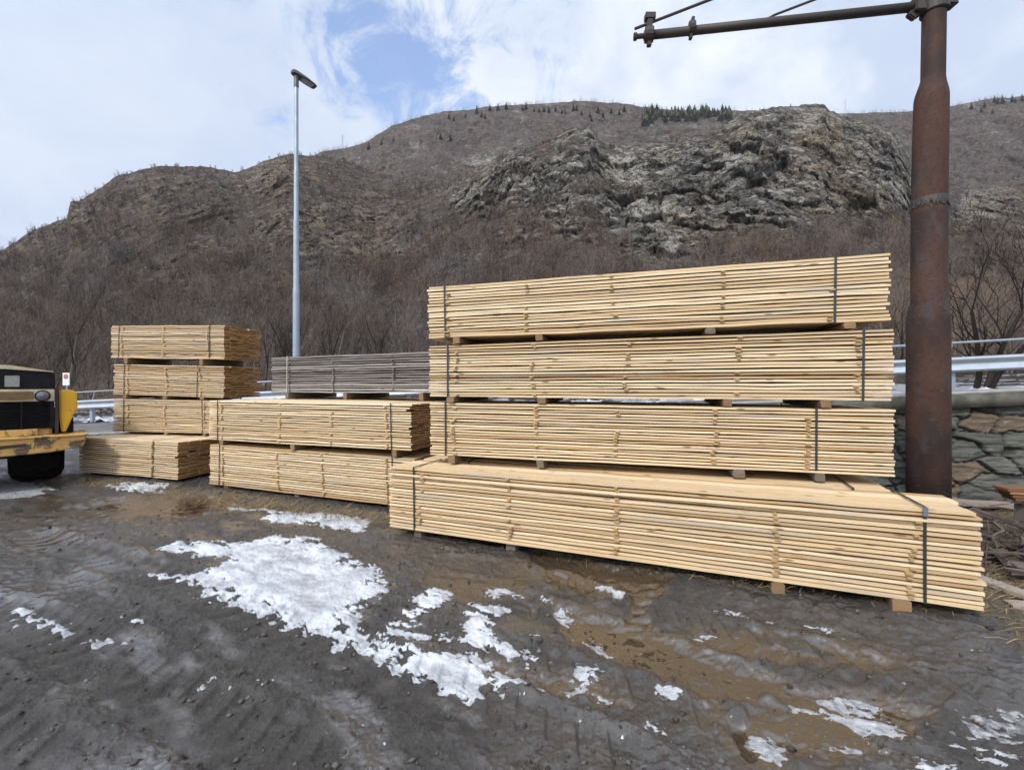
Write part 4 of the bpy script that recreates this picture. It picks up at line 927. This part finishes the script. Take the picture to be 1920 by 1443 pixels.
# ------------------------------------------------------------------ lamp post
def build_lamp():
    p = at(555.5, 660, 12.0); zb = 0.9; root = empty('street_lamp', (p.x, 12.0, zb))
    tag(root, 'tall galvanised lamp post with flat grey lamp head behind the grey bundle', 'street lamp')
    top = at(555, 150, 12.0).z-zb
    B = MB(); zj = [0, top*0.37, top*0.575, top*0.72, top]; rr = [0.088, 0.074, 0.062, 0.055, 0.048]
    pts, rs = [], []
    for k in range(4):
        r0 = rr[k]; pts += [(0, 0, zj[k]+0.001), (0, 0, zj[k+1])]; rs += [r0, r0*0.95]
    B.tube(pts, rs, 18); B.build('pole', M['galv_pole'], root, smooth=False)
    for z in zj[1:4]: MB().tube([(0, 0, z-0.06), (0, 0, z+0.06)], 0.074*(1-0.028*z), 18).build('collar', M['galv_pole'], root)
    # head: tapered flat housing reaching out and towards the yard
    hd = MB(); d = Vector((0.62, 0.78, 0)).normalized(); s = Vector((-d.y, d.x, 0))
    hz = top+0.02
    secs = [(-0.12, 0.07, 0.09), (-0.02, 0.11, 0.11), (0.25, 0.14, 0.085), (0.48, 0.13, 0.05), (0.54, 0.09, 0.035)]
    vs = []; fs = []
    for (a, w, t_) in secs:
        up = hz+0.14-a*0.10
        for (sw, sz) in ((-1, 0), (1, 0), (0.75, 1), (-0.75, 1)): q = d*a+s*(w*sw); vs.append((q.x, q.y, up+t_*sz-0.03))
    for i in range(len(secs)-1):
        for k in range(4): fs.append((i*4+k, i*4+(k+1) % 4, i*4+4+(k+1) % 4, i*4+4+k))
    fs += [(3, 2, 1, 0), tuple(len(vs)-4+k for k in range(4))]
    hd.add(vs, fs); h = hd.build('lamp_head', M['lamp_head'], root, 0.012)
    ln = MB(); vs = []
    for a, w in ((0.13, 0.10), (0.45, 0.10)):
        for sw in (-1, 1): q = d*a+s*(w*sw); vs.append((q.x, q.y, hz+0.14-a*0.10-0.037))
    ln.add(vs, [(0, 1, 3, 2)]); ln.build('lens', M['glass_led'], h)
    MB().tube([(0, 0, top-0.18), (0, 0, top+0.16)], 0.062, 14).build('spigot', M['lamp_head'], root)
build_lamp()

# ------------------------------------------------------------------ rusty catenary pole
def build_pole():
    Yp = 5.0; base = Vector(((1738.5-960)/FPX*Yp, Yp, 0)); root = empty('rusty_pole', base)
    tag(root, 'thick stepped rusty steel pole with horizontal bracket arm beside the tall stack', 'pole')
    def P(px_, py_): v = at(px_, py_, Yp)-base; return v
    def zz(py_): return P(1740, py_).z
    def xx(px_): return (px_-960)/FPX*Yp-base.x
    rpx = Yp/FPX/2*0.75
    prof = [(1740, 1040, 86), (1740, 800, 85.5), (1740, 606, 85), (1740.3, 598, 84.2), (1740.6, 590, 81.5), (1741, 580, 76.5), (1741.5, 571, 72.5), (1742, 564, 71), (1742, 480, 71), (1742.5, 392, 71), (1744, 280, 69.5), (1746, 190, 68), (1746.4, 181, 67), (1747, 172, 63), (1748, 160, 55), (1749, 150, 49.5), (1749.3, 146, 48), (1751, 40, 47.5), (1757, -260, 46)]
    B = MB(); B.tube([(xx(a), 0, zz(b) if b < 1000 else -0.15) for a, b, w in prof], [w*rpx for a, b, w in prof], 48, caps=True)
    o = B.build('shaft', M['rust'], root, smooth=False)
    for p in o.data.polygons: p.use_smooth = len(p.vertices) == 4
    # crimped tin collar
    c = MB(); n = 72; vs = []; zt, zb_ = zz(372), zz(388)
    for k in range(n):
        a = 2*math.pi*k/n; jag = random.uniform(-0.03, 0.03); r_ = 36*rpx*2/2
        for (r2, z) in ((0.161, zt+random.uniform(-.006, .006)), (0.163+random.uniform(0, 0.007), (zt+zb_)/2), (0.161+random.uniform(0, 0.010), zb_+jag)): vs.append((xx(1743)+math.cos(a)*r2, math.sin(a)*r2, z))
    c.add(vs, [(3*k+j, 3*((k+1) % n)+j, 3*((k+1) % n)+j+1, 3*k+j+1) for k in range(n) for j in (0, 1)]); c.build('crimped_collar', M['rust_dark'], root)
    # clamp and bracket arm
    a0 = Vector((xx(1752), 0, zz(8))); end = at(1207, 66, 5.46)-base
    dirv = (end-a0).normalized()
    cl = MB(); cl.tube([a0+Vector((0, 0, -0.10)), a0+Vector((0, 0, 0.10))], 0.128, 24); cl.box(a0+dirv*0.17+Vector((0, 0, 0.0)), (0.12, 0.15, 0.17), None, 0.2, 0.01)
    cl.box(a0-Vector((0.2, 0, -0.02)) + Vector((0.36, 0, 0.02)), (0.11, 0.13, 0.14), None, 0.2, 0.01); cl.box(a0+dirv*0.22+Vector((0, 0, -0.09)), (0.10, 0.06, 0.08), Matrix.Rotation(0.6, 3, 'Y')); cl.build('clamp', M['rust_dark'], root, 0.01)
    arm = MB().tube([a0+dirv*0.10, end], 0.050, 16).build('arm', M['rust_dark'], root, smooth=True)
    f = MB()
    e1 = at(1297, 52, 5.38)-base
    f.tube([e1-dirv*0.035, e1+dirv*0.035], 0.078, 14); f.box(e1+Vector((0, 0, 0.0)), (0.035, 0.05, 0.26), Matrix.Rotation(0.12, 3, 'Y')); f.build('arm_clamp', M['rust_dark'], root, 0.004)
    e2 = at(1217, 64, 5.45)-base; g = MB()
    g.tube([e2-dirv*0.05, e2+dirv*0.05], 0.085, 14); g.box(e2+Vector((0, 0, 0.11)), (0.07, 0.07, 0.22), Matrix.Rotation(0.15, 3, 'Y')); g.box(e2+Vector((0.01, 0, 0.21)), (0.12, 0.09, 0.07)); g.box(e2+Vector((0, 0, -0.09)), (0.05, 0.05, 0.1))
    g.tube([end, end+dirv*0.09], 0.03, 8); g.tube([end+dirv*0.08, end+dirv*0.12], 0.045, 8); g.build('end_fitting', M['rust_dark'], root, 0.004)
    r1a, r1b = at(1190, 53, 5.48)-base, Vector((xx(1753), 0, zz(-165)))
    MB().tube([r1a, r1b], 0.017, 8).build('tie_rod', M['rust_dark'], root)
    MB().tube([at(1432, 38, 5.27)-base, at(1452, 27, 5.25)-base, Vector((xx(1753), 0, zz(-88)))], 0.014, 8).build('tie_rod', M['rust_dark'], root)
    MB().tube([Vector((xx(1753), 0, zz(-175))), Vector((xx(1753), 0, zz(-80)))], 0.12, 20).build('upper_band', M['rust_dark'], root)
build_pole()

# ------------------------------------------------------------------ stacks of sawn planks
BUNDLES = {}
STICK = {}
def frac(px_, A, B):                    # where along the front edge a pixel column falls
    k = (px_-960)/FPX; return (k*A.y-A.x)/((B.x-A.x)-k*(B.y-A.y))
def bundle(key, A, B, za, zb, ha, hb, width, layers, label, straps=(), sticks=(), wood_key='plank', strap_mat='strap', seed=0, group='strapped bundles of sawn planks', ragged=0.012, nw=6, stick_p=0.72, buckle=None, rows=None):
    """A, B: front corners on plan; za/zb bottom heights and ha/hb heights at either end"""
    r = random.Random(seed*31+5); A, B = Vector((A[0], A[1], 0)), Vector((B[0], B[1], 0)); L = (B-A).length
    ang = math.atan2(B.y-A.y, B.x-A.x); tilt = -math.atan2(zb-za, L)
    root = empty('plank_bundle', (A.x, A.y, za), (0, tilt, ang)); tag(root, label, 'plank bundle', group)
    BUNDLES[key] = dict(A=A, B=B, za=za, zb=zb, ha=ha, hb=hb, w=width, L=L, ang=ang, tilt=tilt)
    h = (ha+hb)/2; pitch = h/layers; th = pitch*0.63; mb = MB()
    fx = [frac(p, A, B)*L for p in straps]; sx = [frac(p, A, B)*L for p in sticks]
    # height of the pack varies a little along its length
    hk = lambda x: (ha+(hb-ha)*x/L)/h
    nseg = 14
    wav = [[r.gauss(0, 1) for _ in range(5)] for _ in range(layers+1)]
    for j in range(layers):
        ws = [r.uniform(0.8, 1.25) for _ in range(nw)]; tot = sum(ws); ws = [w*width/tot for w in ws]; y = 0
        lt = r.gauss(0.5, 0.16); lsag = r.uniform(0.1, 1.0)
        for i, w in enumerate(ws):
            edge = i == 0 or i == nw-1 or j in (0, layers-1)
            ns = nseg if edge else 3
            x0 = r.gauss(0, ragged*0.55); x1 = L+(r.gauss(0, ragged*0.55) if r.random() > 0.03 else -abs(r.gauss(0, ragged*3.5)))
            yo = r.gauss(0, 0.0045) + (r.uniform(-0.004, 0.016) if r.random() < 0.15 else 0); t_th = th*r.uniform(0.86, 1.16)
            tone = min(1, max(0, lt+r.gauss(0.05, 0.3)))
            zph = r.uniform(0, 6.28); amp = r.uniform(0.0004, 0.0034); bow = r.gauss(0, 0.006); gy = 0.0035 if i else 0
            vs, fs, eg = [], [], []
            for k in range(ns+1):
                f = k/ns if edge else (0, 0.07, 0.93, 1)[k]; x = x0+(x1-x0)*f; base = j*pitch; tk = t_th if edge or k in (0, 3) else pitch*0.985
                dz = amp*math.sin(zph+f*r.uniform(8.5, 9.5))+0.0019*wav[j][k % 5]*(1 if edge else 0)
                b0 = yo+bow*math.sin(math.pi*f)+(r.gauss(0, 0.0011) if edge else 0); z0 = (base+dz)*hk(x)
                z1 = min((base+dz+tk), (j+1)*pitch-0.001)*hk(x)
                y0, y1 = y+b0+gy, y+w+b0-0.0005
                vs += [(x, y0, z0), (x, y1, z0), (x, y1, z1), (x, y0, z1)]
            for k in range(ns):
                a = k*4; fs += [(a, a+1, a+5, a+4), (a+1, a+2, a+6, a+5), (a+2, a+3, a+7, a+6), (a+3, a, a+4, a+7)]; eg += [0]*4
            fs += [(0, 3, 2, 1), (ns*4, ns*4+1, ns*4+2, ns*4+3)]; eg += [1, 1]
            mb.add(vs, fs, tone, eg); y += w
    mb.build('planks', M[wood_key], root)
    # thin sticks that keep the layers apart
    sk = (round(width, 3), round(pitch, 4), wood_key)
    for x in sx:
        drift = 0
        for j in range(1, layers):
            drift += r.gauss(0, 0.008); drift *= 0.9
            if r.random() > stick_p: continue
            tall = pitch-th-0.0005
            if sk not in STICK:
                s0 = MB(); s0.box((0, width/2, 0), (0.036, width+0.02, 1.0), None, 0, 0, 0.25); STICK[sk] = s0.build('spacer_stick', M['bearer_light'] if wood_key != 'plank_grey' else M['bearer_grey'], root); o = STICK[sk]
            else: o = STICK[sk].copy(); COL.objects.link(o); o.parent = root
            o.location = (x+drift, -r.uniform(0.006, 0.022), (j*pitch-tall/2)*hk(x)); o.scale = (r.uniform(0.7, 1.25), 1, tall*1.02+ (r.uniform(0, 0.004)))
    for k, x in enumerate(fx):
        w2 = 0.0092 if A.y < 5.5 else 0.007; o_ = 0.011; hh = h*hk(x); s_ = MB(); lean = r.uniform(-0.012, 0.012)
        ring = [(-o_, -o_*0.6), (-o_, hh+0.004), (width+o_, hh+0.004), (width+o_, -o_*0.6)]
        inner = [(-o_+0.003, -o_*0.6+0.003), (-o_+0.003, hh+0.001), (width+o_-0.003, hh+0.001), (width+o_-0.003, -o_*0.6+0.003)]
        vs = []
        for (ry, rz) in ring+inner:
            lx = x+lean*(rz/hh-0.5)
            vs += [(lx-w2, ry, rz), (lx+w2, ry, rz)]
        fs = []
        for q in range(4):
            a, b = q, (q+1) % 4
            fs += [(2*a, 2*a+1, 2*b+1, 2*b), (8+2*a, 8+2*b, 8+2*b+1, 8+2*a+1), (2*a, 2*b, 8+2*b, 8+2*a), (2*a+1, 8+2*a+1, 8+2*b+1, 2*b+1)]
        s_.add(vs, fs); so_ = s_.build('strap', M[strap_mat], root)
        if buckle == k:
            MB().box((x, -o_-0.006, hh-0.03), (0.028, 0.012, 0.065)).build('buckle', M['buckle'], so_, 0.002)
    return root
M['bearer_light'] = mat('stick_wood', wood((0.36, 0.23, 0.10), (0.48, 0.33, 0.16), (0.58, 0.42, 0.22), (0.4, 0.26, 0.12), (0.3, 0.25, 0.2), 0.5))

def bearers(key, below, pxs, words, where, h=None, grey=(), size=0.085, wide=None):
    b = BUNDLES[key]; r = random.Random(hash(key) % 1000 if False else sum(map(ord, key)))
    for k, p in enumerate(pxs):
        f = frac(p, b['A'], b['B']); P0 = b['A'].lerp(b['B'], f); zt = b['za']+(b['zb']-b['za'])*f
        if below is None: z0 = -0.035
        elif isinstance(below, (int, float)): z0 = below
        else: q = BUNDLES[below]; z0 = (q['za']+q['ha'])*(1-f)+(q['zb']+q['hb'])*f
        hh = zt-z0+0.001; Lb = b['w']+0.05; d = Vector((-math.sin(b['ang']), math.cos(b['ang']), 0)); rot = Matrix.Rotation(b['ang']+r.gauss(0, 0.03), 3, 'Z')
        m = MB(); sz = size*r.uniform(0.85, 1.15)*((wide or {}).get(k, 1))
        vs = []; c = P0+d*(Lb/2-(r.uniform(0.0, 0.035) if below is not None else (0.03 if (key, k) in (('front', 2), ('front', 3)) else -r.uniform(0.02, 0.06))))
        cut = r.uniform(0.006, 0.014)
        out = [(-sz/2+cut, 0), (sz/2-cut*0.5, 0), (sz/2, cut), (sz/2-r.uniform(0, .008), hh-cut), (sz/2-cut, hh), (-sz/2+cut*1.4, hh), (-sz/2, hh-cut*1.5), (-sz/2+r.uniform(0, .008), cut)]
        n = len(out); ends = []
        for yy in (-Lb/2, Lb/2):
            for (ox, oz) in out: v = rot @ Vector((ox, yy+r.uniform(-.006, .006), 0)); vs.append((v.x, v.y, oz))
        fs = [tuple(range(n)), tuple(reversed(range(n, 2*n)))]+[(i, n+i, n+(i+1) % n, (i+1) % n) for i in range(n)]
        m.add(vs, fs, r.uniform(0.3, 1), [1, 1]+[0]*n)
        o = m.build('timber_bearer', M['bearer_grey' if k in grey else 'bearer'], None, 0.004, seg=1); o.location = (c.x, c.y, z0)
        tag(o, 'timber bearer %s under %s' % (words[k], where), 'timber bearer', 'timber bearers between the stacked bundles')

def pt(px_, Y): return ((px_-960)/FPX*Y, Y)
def zat(py_, Y): return H-(py_-720)/FPX*Y
def px_bundle(key, xl, Yl, yl, xr, Yr, yr, **kw):
    za, zb = zat(yl[1], Yl), zat(yr[1], Yr)
    return bundle(key, pt(xl, Yl), pt(xr, Yr), za, zb, zat(yl[0], Yl)-za, zat(yr[0], Yr)-zb, **kw)

# tall stack
px_bundle('tall_top', 803, 4.88, (535, 633), 1668, 3.73, (470, 599), width=1.0, layers=18, label='topmost plank bundle of the tall stack, its right ends ragged', straps=(835, 1566), sticks=(842, 986, 1150, 1353, 1556), seed=1, ragged=0.022, stick_p=0.4)
px_bundle('tall_mid', 805, 4.88, (645, 742), 1675, 3.73, (612, 750), width=1.0, layers=19, label='second plank bundle from the top of the tall stack', straps=(840, 1618), sticks=(856, 1003, 1176, 1383, 1606), seed=2, stick_p=0.5)
px_bundle('tall_low', 807, 4.88, (752, 850), 1677, 3.73, (765, 891), width=1.0, layers=20, label='third plank bundle of the tall stack, just above the long front bundle', straps=(836, 1530), sticks=(853, 1006, 1153, 1336, 1510), seed=3)
bundle('tall_base', (-1.0, 5.17), (2.99, 3.54), 0.12, 0.12, 0.652, 0.652, 1.0, 20, 'low plank bundle carrying the tall stack, hidden behind the long front bundle', straps=(880, 1600), sticks=(900, 1300), seed=4)
# front bundle
FA, FB = (at(731, 985, 4.715).x, 4.715), (at(1843, 1142, 2.96).x, 2.96)
bundle('front', FA, FB, 0.13, 0.13, 0.633, 0.645, 0.53, 20, 'long front plank bundle on the mud with a steel buckled strap', straps=(777, 1733), sticks=(787, 955, 1151, 1457, 1709), seed=5, nw=4, buckle=1, stick_p=0.66)
# middle stack
bundle('mid_low', (-4.6, 6.9), (-1.207, 5.55), 0.1, 0.1, 0.607, 0.607, 1.0, 19, 'lower plank bundle of the middle stack, standing on the mud', straps=(412, 736), sticks=(418, 522, 606, 727), seed=6)
px_bundle('mid_top', 392, 6.9, (748, 822), 771, 5.53, (755, 843), width=1.0, layers=18, label='upper plank bundle of the middle stack, below the grey bundle', straps=(409, 734), sticks=(416, 525, 622, 725), seed=7, stick_p=0.5)
# grey bundle and what carries it
bundle('grey', (-4.1, 7.73), (-0.755, 6.27), 1.475, 1.487, 0.602, 0.60, 1.0, 16, 'weathered dark grey plank bundle with a pale strap', straps=(539,), sticks=(543, 625, 737), wood_key='plank_grey', strap_mat='strap_pale', seed=8)
bundle('rear_low', (-4.18, 7.92), (-0.8, 6.55), 0.1, 0.1, 0.607, 0.607, 1.0, 19, 'lower plank bundle hidden behind the middle stack', straps=(), sticks=(), seed=9)
bundle('rear_top', (-4.18, 7.92), (-0.8, 6.55), 0.77, 0.77, 0.607, 0.607, 1.0, 19, 'upper plank bundle behind the middle stack, carrying the grey bundle', straps=(), sticks=(), seed=10)
# left stack
bundle('left_base', (-7.52, 7.88), (-5.31, 7.2), 0.1, 0.1, 0.60, 0.60, 1.5, 18, 'lowest plank bundle of the left stack, behind the yellow machine', straps=(288,), sticks=(212, 283), wood_key='plank_left', seed=11, nw=8)
for key, yl, yr, lab, xl, st, sk, sd_ in (('left_low', (745, 807), (749, 811), 'second lowest plank bundle of the left stack, partly behind the middle stack', 213, (233, 380), (239, 311, 385), 12),
                                  ('left_mid', (680, 737), (684, 744), 'second plank bundle from the top of the left stack', 213, (233, 370), (240, 313, 376), 13),
                                  ('left_top', (608, 669), (607, 672), 'topmost plank bundle of the left stack, ends orange brown', 208, (223, 393), (229, 305, 390), 14)):
    px_bundle(key, xl, 8.46, yl, 420, 7.94, yr, width=0.84, layers=17, label=lab, straps=st, sticks=sk, wood_key='plank_left', seed=sd_, ragged=0.016)

W4 = ['at the left end', 'second from left', 'third from left', 'at the right end']
W3 = ['at the left end', 'in the middle', 'at the right end']
W2 = ['left one', 'right one']
bearers('tall_top', 'tall_mid', (862, 1014, 1331, 1588), W4, 'the topmost bundle of the tall stack', grey=(2,))
bearers('tall_mid', 'tall_low', (848, 1016, 1361, 1546), W4, 'the second bundle of the tall stack')
bearers('tall_low', 0.773, (850, 1014, 1381, 1543), W4, 'the third bundle of the tall stack', grey=(1, 2, 3))
bearers('front', None, (781, 955, 1456, 1690), W4, 'the long front bundle', grey=(0, 1), size=0.085, wide={2: 1.0, 3: 1.3})
bearers('mid_top', 'mid_low', (413, 548, 737), W3, 'the upper bundle of the middle stack')
bearers('mid_low', None, (420, 550, 730), W3, 'the lower bundle of the middle stack', grey=(0, 1, 2))
bearers('grey', 1.377, (541, 647, 790), W3, 'the weathered grey bundle', grey=(0,))
bearers('rear_low', None, (560, 800), W2, 'the lower bundle behind the middle stack')
bearers('rear_top', 'rear_low', (560, 800), W2, 'the upper bundle behind the middle stack')
bearers('left_top', 'left_mid', (238, 380), W2, 'the topmost bundle of the left stack')
bearers('left_mid', 'left_low', (237, 310, 377), W3, 'the second bundle from top of the left stack')
bearers('left_low', 0.70, (240, 312, 385), W3, 'the second lowest bundle of the left stack', size=0.07)
bearers('left_base', None, (160, 284), W2, 'the lowest bundle of the left stack', grey=(0, 1), size=0.1)
bearers('tall_base', None, (900, 1300, 1560), W3, 'the hidden base bundle of the tall stack')

# ------------------------------------------------------------------ yellow machine at the left edge
def build_machine():
    hw = 0.78; th = R(46); corner = Vector((-7.26, 7.2, 0)); ux = Vector((math.cos(th), math.sin(th), 0))
    root = empty('yellow_work_machine', corner-ux*hw, (0, 0, th))          # turned so that its radiator end faces the camera
    tag(root, 'old yellow wheeled work machine with black grille and round headlights at left edge', 'work machine')
    MB().box((0, 1.4, 1.16), (2*hw-0.06, 2.7, 0.74)).build('body', M['yellow_worn'], root, 0.03)
    MB().prism([(-hw, 1.535), (hw, 1.535), (hw, 1.775), (hw-0.04, 1.80), (0.25, 1.835), (-0.25, 1.835), (-hw+0.04, 1.80), (-hw, 1.775)], -0.01, 2.75).build('hood', M['hood'], root, 0.012)
    MB().prism([(hw-0.01, 1.803), (0.25, 1.839), (-0.25, 1.839), (-hw+0.01, 1.803), (-hw+0.01, 1.812), (-0.3, 1.90), (0.3, 1.90), (hw-0.01, 1.812)], -0.03, 2.7).build('hood_trim', M['cream'], root, 0.004)
    MB().box((hw-0.455, -0.02, 1.655), (0.155, 0.014, 0.17)).build('plate', M['grey_plate'], root, 0.006)
    MB().box((0, -0.005, 1.44), (2*hw, 0.05, 0.185)).build('headlight_band', M['cream'], root, 0.008)
    MB().box((0, -0.037, 1.435), (2*(hw-0.235), 0.014, 0.125)).build('brown_panel', M['amber'], root, 0.004)
    for s in (-1, 1):
        x = s*(hw-0.135)
        hl = MB().tube([(x, 0.0, 1.43), (x, -0.06, 1.43)], 0.088, 24).build('headlight', M['black'], root, 0.006)
        b = MB(); vs = [(x, -0.083, 1.43)]; n = 24
        for rr_, yy in ((0.038, -0.079), (0.07, -0.063)):
            for k in range(n): a = 2*math.pi*k/n; vs.append((x+math.cos(a)*rr_, yy, 1.43+math.sin(a)*rr_))
        fs = [(0, 1+(k+1) % n, 1+k) for k in range(n)]+[(1+k, 1+(k+1) % n, 1+n+(k+1) % n, 1+n+k) for k in range(n)]
        b.add(vs, fs); b.build('lens', M['lens'], hl, smooth=True)
    g = MB(); g.box((0, 0.03, 1.13), (2*hw-0.05, 0.02, 0.42))
    for k in range(13): g.box((0, 0.0, 0.935+k*0.0325), (2*hw-0.08, 0.03, 0.012), Matrix.Rotation(0.5, 3, 'X'))
    for s in (-1, 1): g.box((s*(hw-0.03), -0.005, 1.13), (0.05, 0.05, 0.43)); g.box((s*0.42, -0.007, 1.13), (0.02, 0.03, 0.42))
    g.build('grille', M['black'], root)
    MB().box((-0.05, -0.01, 0.87), (2*hw-0.28, 0.05, 0.10)).build('lower_panel', M['yellow_worn'], root, 0.006)
    for s in (-1, 1):
        MB().box((s*(hw+0.022), 0.0, 1.17), (0.044, 0.10, 0.73)).build('corner_post', M['rust'], root, 0.006)
        f = [(s*(hw+0.05), 1.52), (s*(hw+0.21), 1.52), (s*(hw+0.255), 1.48), (s*(hw+0.265), 1.21), (s*(hw+0.22), 1.13), (s*(hw+0.12), 0.83), (s*(hw+0.075), 0.83), (s*(hw+0.055), 1.05)]
        MB().prism(f, 0.06, 0.72).build('fender', M['yellow'], root, 0.02)
        MB().prism([(s*(hw+0.13), 0.83), (s*(hw+0.22), 1.06), (s*(hw+0.22), 0.83)], 0.2, 0.5).build('fender_bracket', M['black'], root)
    bb = [(-1.13, 0.80), (1.13, 0.80), (1.13, 0.765), (1.10, 0.61), (0.7, 0.565), (-0.7, 0.52), (-1.10, 0.59), (-1.13, 0.765)]
    bp = MB().prism(bb, -0.28, 0.70).build('bumper', M['yellow_worn'], root, 0.015)
    MB().box((0, 0.2, 0.805), (2.32, 1.02, 0.02)).build('step_plate', M['yellow_worn'], root, 0.004)
    MB().box((0.25, -0.285, 0.69), (0.45, 0.02, 0.045), Matrix.Rotation(-0.05, 3, 'Y')).build('dent_strip', M['rust_dark'], bp, 0.006)
    MB().box((0, 1.4, 0.62), (0.7, 2.5, 0.3)).build('chassis', M['black'], root, 0.02)
    def wheel(cx, cy):
        r_ = 0.60; t = MB(); n = 48; prof = [(-0.24, 0.36), (-0.32, 0.44), (-0.28, 0.535), (-0.17, 0.595), (0.17, 0.595), (0.28, 0.535), (0.32, 0.44), (0.24, 0.36)]; vs = []
        for k in range(n):
            a = 2*math.pi*k/n
            for i, (px_, rr_) in enumerate(prof):
                lug = -0.035 if (2 <= i <= 5 and (k+(i > 3)*2) % 4 < 2) else 0
                vs.append((cx+px_, cy+math.cos(a)*(rr_+lug), r_+math.sin(a)*(rr_+lug)))
        m = len(prof); fs = [(k*m+i, ((k+1) % n)*m+i, ((k+1) % n)*m+i+1, k*m+i+1) for k in range(n) for i in range(m-1)]
        t.add(vs, fs); w = t.build('wheel', M['tyre'], root)
        MB().tube([(cx-0.2, cy, r_), (cx+0.2, cy, r_)], 0.37, 28).build('rim', M['yellow_worn'], w, 0.01)
    for s in (-1, 1): wheel(s*(hw-0.2), 0.78)
    for s in (-1, 1): wheel(s*(hw-0.2), 2.45)
build_machine()

# ------------------------------------------------------------------ odds and ends by the wall
def board(p0, p1, w, th, m, label, cat='board', name='old_board', roll=0.0, group=None):
    p0, p1 = Vector(p0), Vector(p1); d = p1-p0; L = d.length
    q = d.to_track_quat('X', 'Z').to_matrix() @ Matrix.Rotation(roll, 3, 'X')
    b = MB(); n = 6; vs = []
    for k in range(n+1):
        x = L*(k/n); wob = random.uniform(-0.004, 0.004)
        for sy, sz in ((-1, 0), (1, 0), (1, 1), (-1, 1)): v = q @ Vector((x, sy*w/2+wob, sz*th+wob)); vs.append((v.x, v.y, v.z))
    fs = [(k*4+i, k*4+(i+1) % 4, k*4+4+(i+1) % 4, k*4+4+i) for k in range(n) for i in range(4)]+[(3, 2, 1, 0), tuple(n*4+i for i in range(4))]
    b.add(vs, fs, random.random(), [0]*(n*4)+[1, 1]); o = b.build(name, m, None); o.location = p0
    return tag(o, label, cat, group)
board((5.55, 5.95, 0.06), (6.35, 5.72, 0.05), 0.2, 0.05, M['old_board'], 'pale board lying at the foot of the stone wall', 'board', 'pale_board')
board((3.62, 3.95, 0.05), (3.92, 3.05, 0.02), 0.12, 0.03, M['old_board'], 'weathered grey board leaning behind the right end of the front bundle', 'board')
board((3.55, 3.25, 0.02), (4.4, 3.02, 0.01), 0.10, 0.028, M['old_board'], 'weathered grey board lying flat at the right edge', 'board')
board((4.1, 3.75, 0.05), (5.0, 3.5, 0.12), 0.08, 0.03, M['old_board'], 'weathered board sticking out of the brushwood pile', 'board')
for k in range(4):
    lab = ['lowest', 'second lowest', 'second highest', 'topmost'][k]
    board((5.42-0.03*k, 4.95, 0.36+k*0.034), (7.0, 4.5+0.03*k, 0.36+k*0.034), 0.2, 0.028, M['red_board'], lab+' reddish board stacked at the right edge by the wall', 'board', 'reddish_board', group='reddish boards stacked by the wall')
for x, w_ in ((5.6, 'left'), (6.6, 'right')):
    b = MB().box((0, 0, 0.19), (0.14, 0.3, 0.38), None, 0, 0.008).build('timber_block', M['bearer_grey'], None, 0.008); b.location = (x, 4.95-(x-5.22)*0.25, -0.02)
    tag(b, w_+' grey timber block under the reddish boards by the wall', 'timber block', 'blocks under the reddish boards')
def brush():
    b = MB(); r = random.Random(6)
    for k in range(300):
        c = Vector((r.gauss(4.75, 0.5), r.gauss(4.15, 0.4), abs(r.gauss(0.0, 0.14)))); a = r.uniform(0, 6.28); l = r.uniform(0.12, 0.55)
        d = Vector((math.cos(a)*l, math.sin(a)*l, r.gauss(0, 0.18)*l)); m_ = c+d*0.5+Vector((r.gauss(0, .03), r.gauss(0, .03), r.gauss(0.02, .03))); rr_ = r.uniform(0.003, 0.015)
        b.tube([c, m_, c+d], [rr_, rr_*0.8, rr_*0.4], 5, tone=r.random())
    for k in range(26):
        c = (r.gauss(4.75, 0.45), r.gauss(4.25, 0.35), r.uniform(0.02, 0.2)); b.box(c, (r.uniform(.1, .3), r.uniform(.05, .12), r.uniform(.02, .06)), Matrix.Rotation(r.uniform(0, 3), 3, 'Z') @ Matrix.Rotation(r.gauss(0, .3), 3, 'X'), 0.1, 0.01, r.random())
    tag(b.build('brushwood_pile', M['twig']), 'tangled heap of dark brushwood and offcuts beside the stone wall', 'brushwood', None, 'stuff')
brush()

# ------------------------------------------------------------------ thin winter haze
def haze():
    b = MB(); b.box((0, 200, 249), (3000, 1400, 500)); o = b.build('haze', None)
    m = bpy.data.materials.new('haze_air'); m.use_nodes = True; t = NT(m.node_tree); t.n.clear()
    out = t.new('ShaderNodeOutputMaterial'); v = t.new('ShaderNodeVolumePrincipled'); v.inputs['Color'].default_value = (0.86, 0.9, 0.98, 1); v.inputs['Density'].default_value = 0.00011
    v.inputs['Anisotropy'].default_value = 0.2
    t.l.new(v.outputs[0], out.inputs['Volume']); o.data.materials.append(m); tag(o, kind='stuff')
haze()
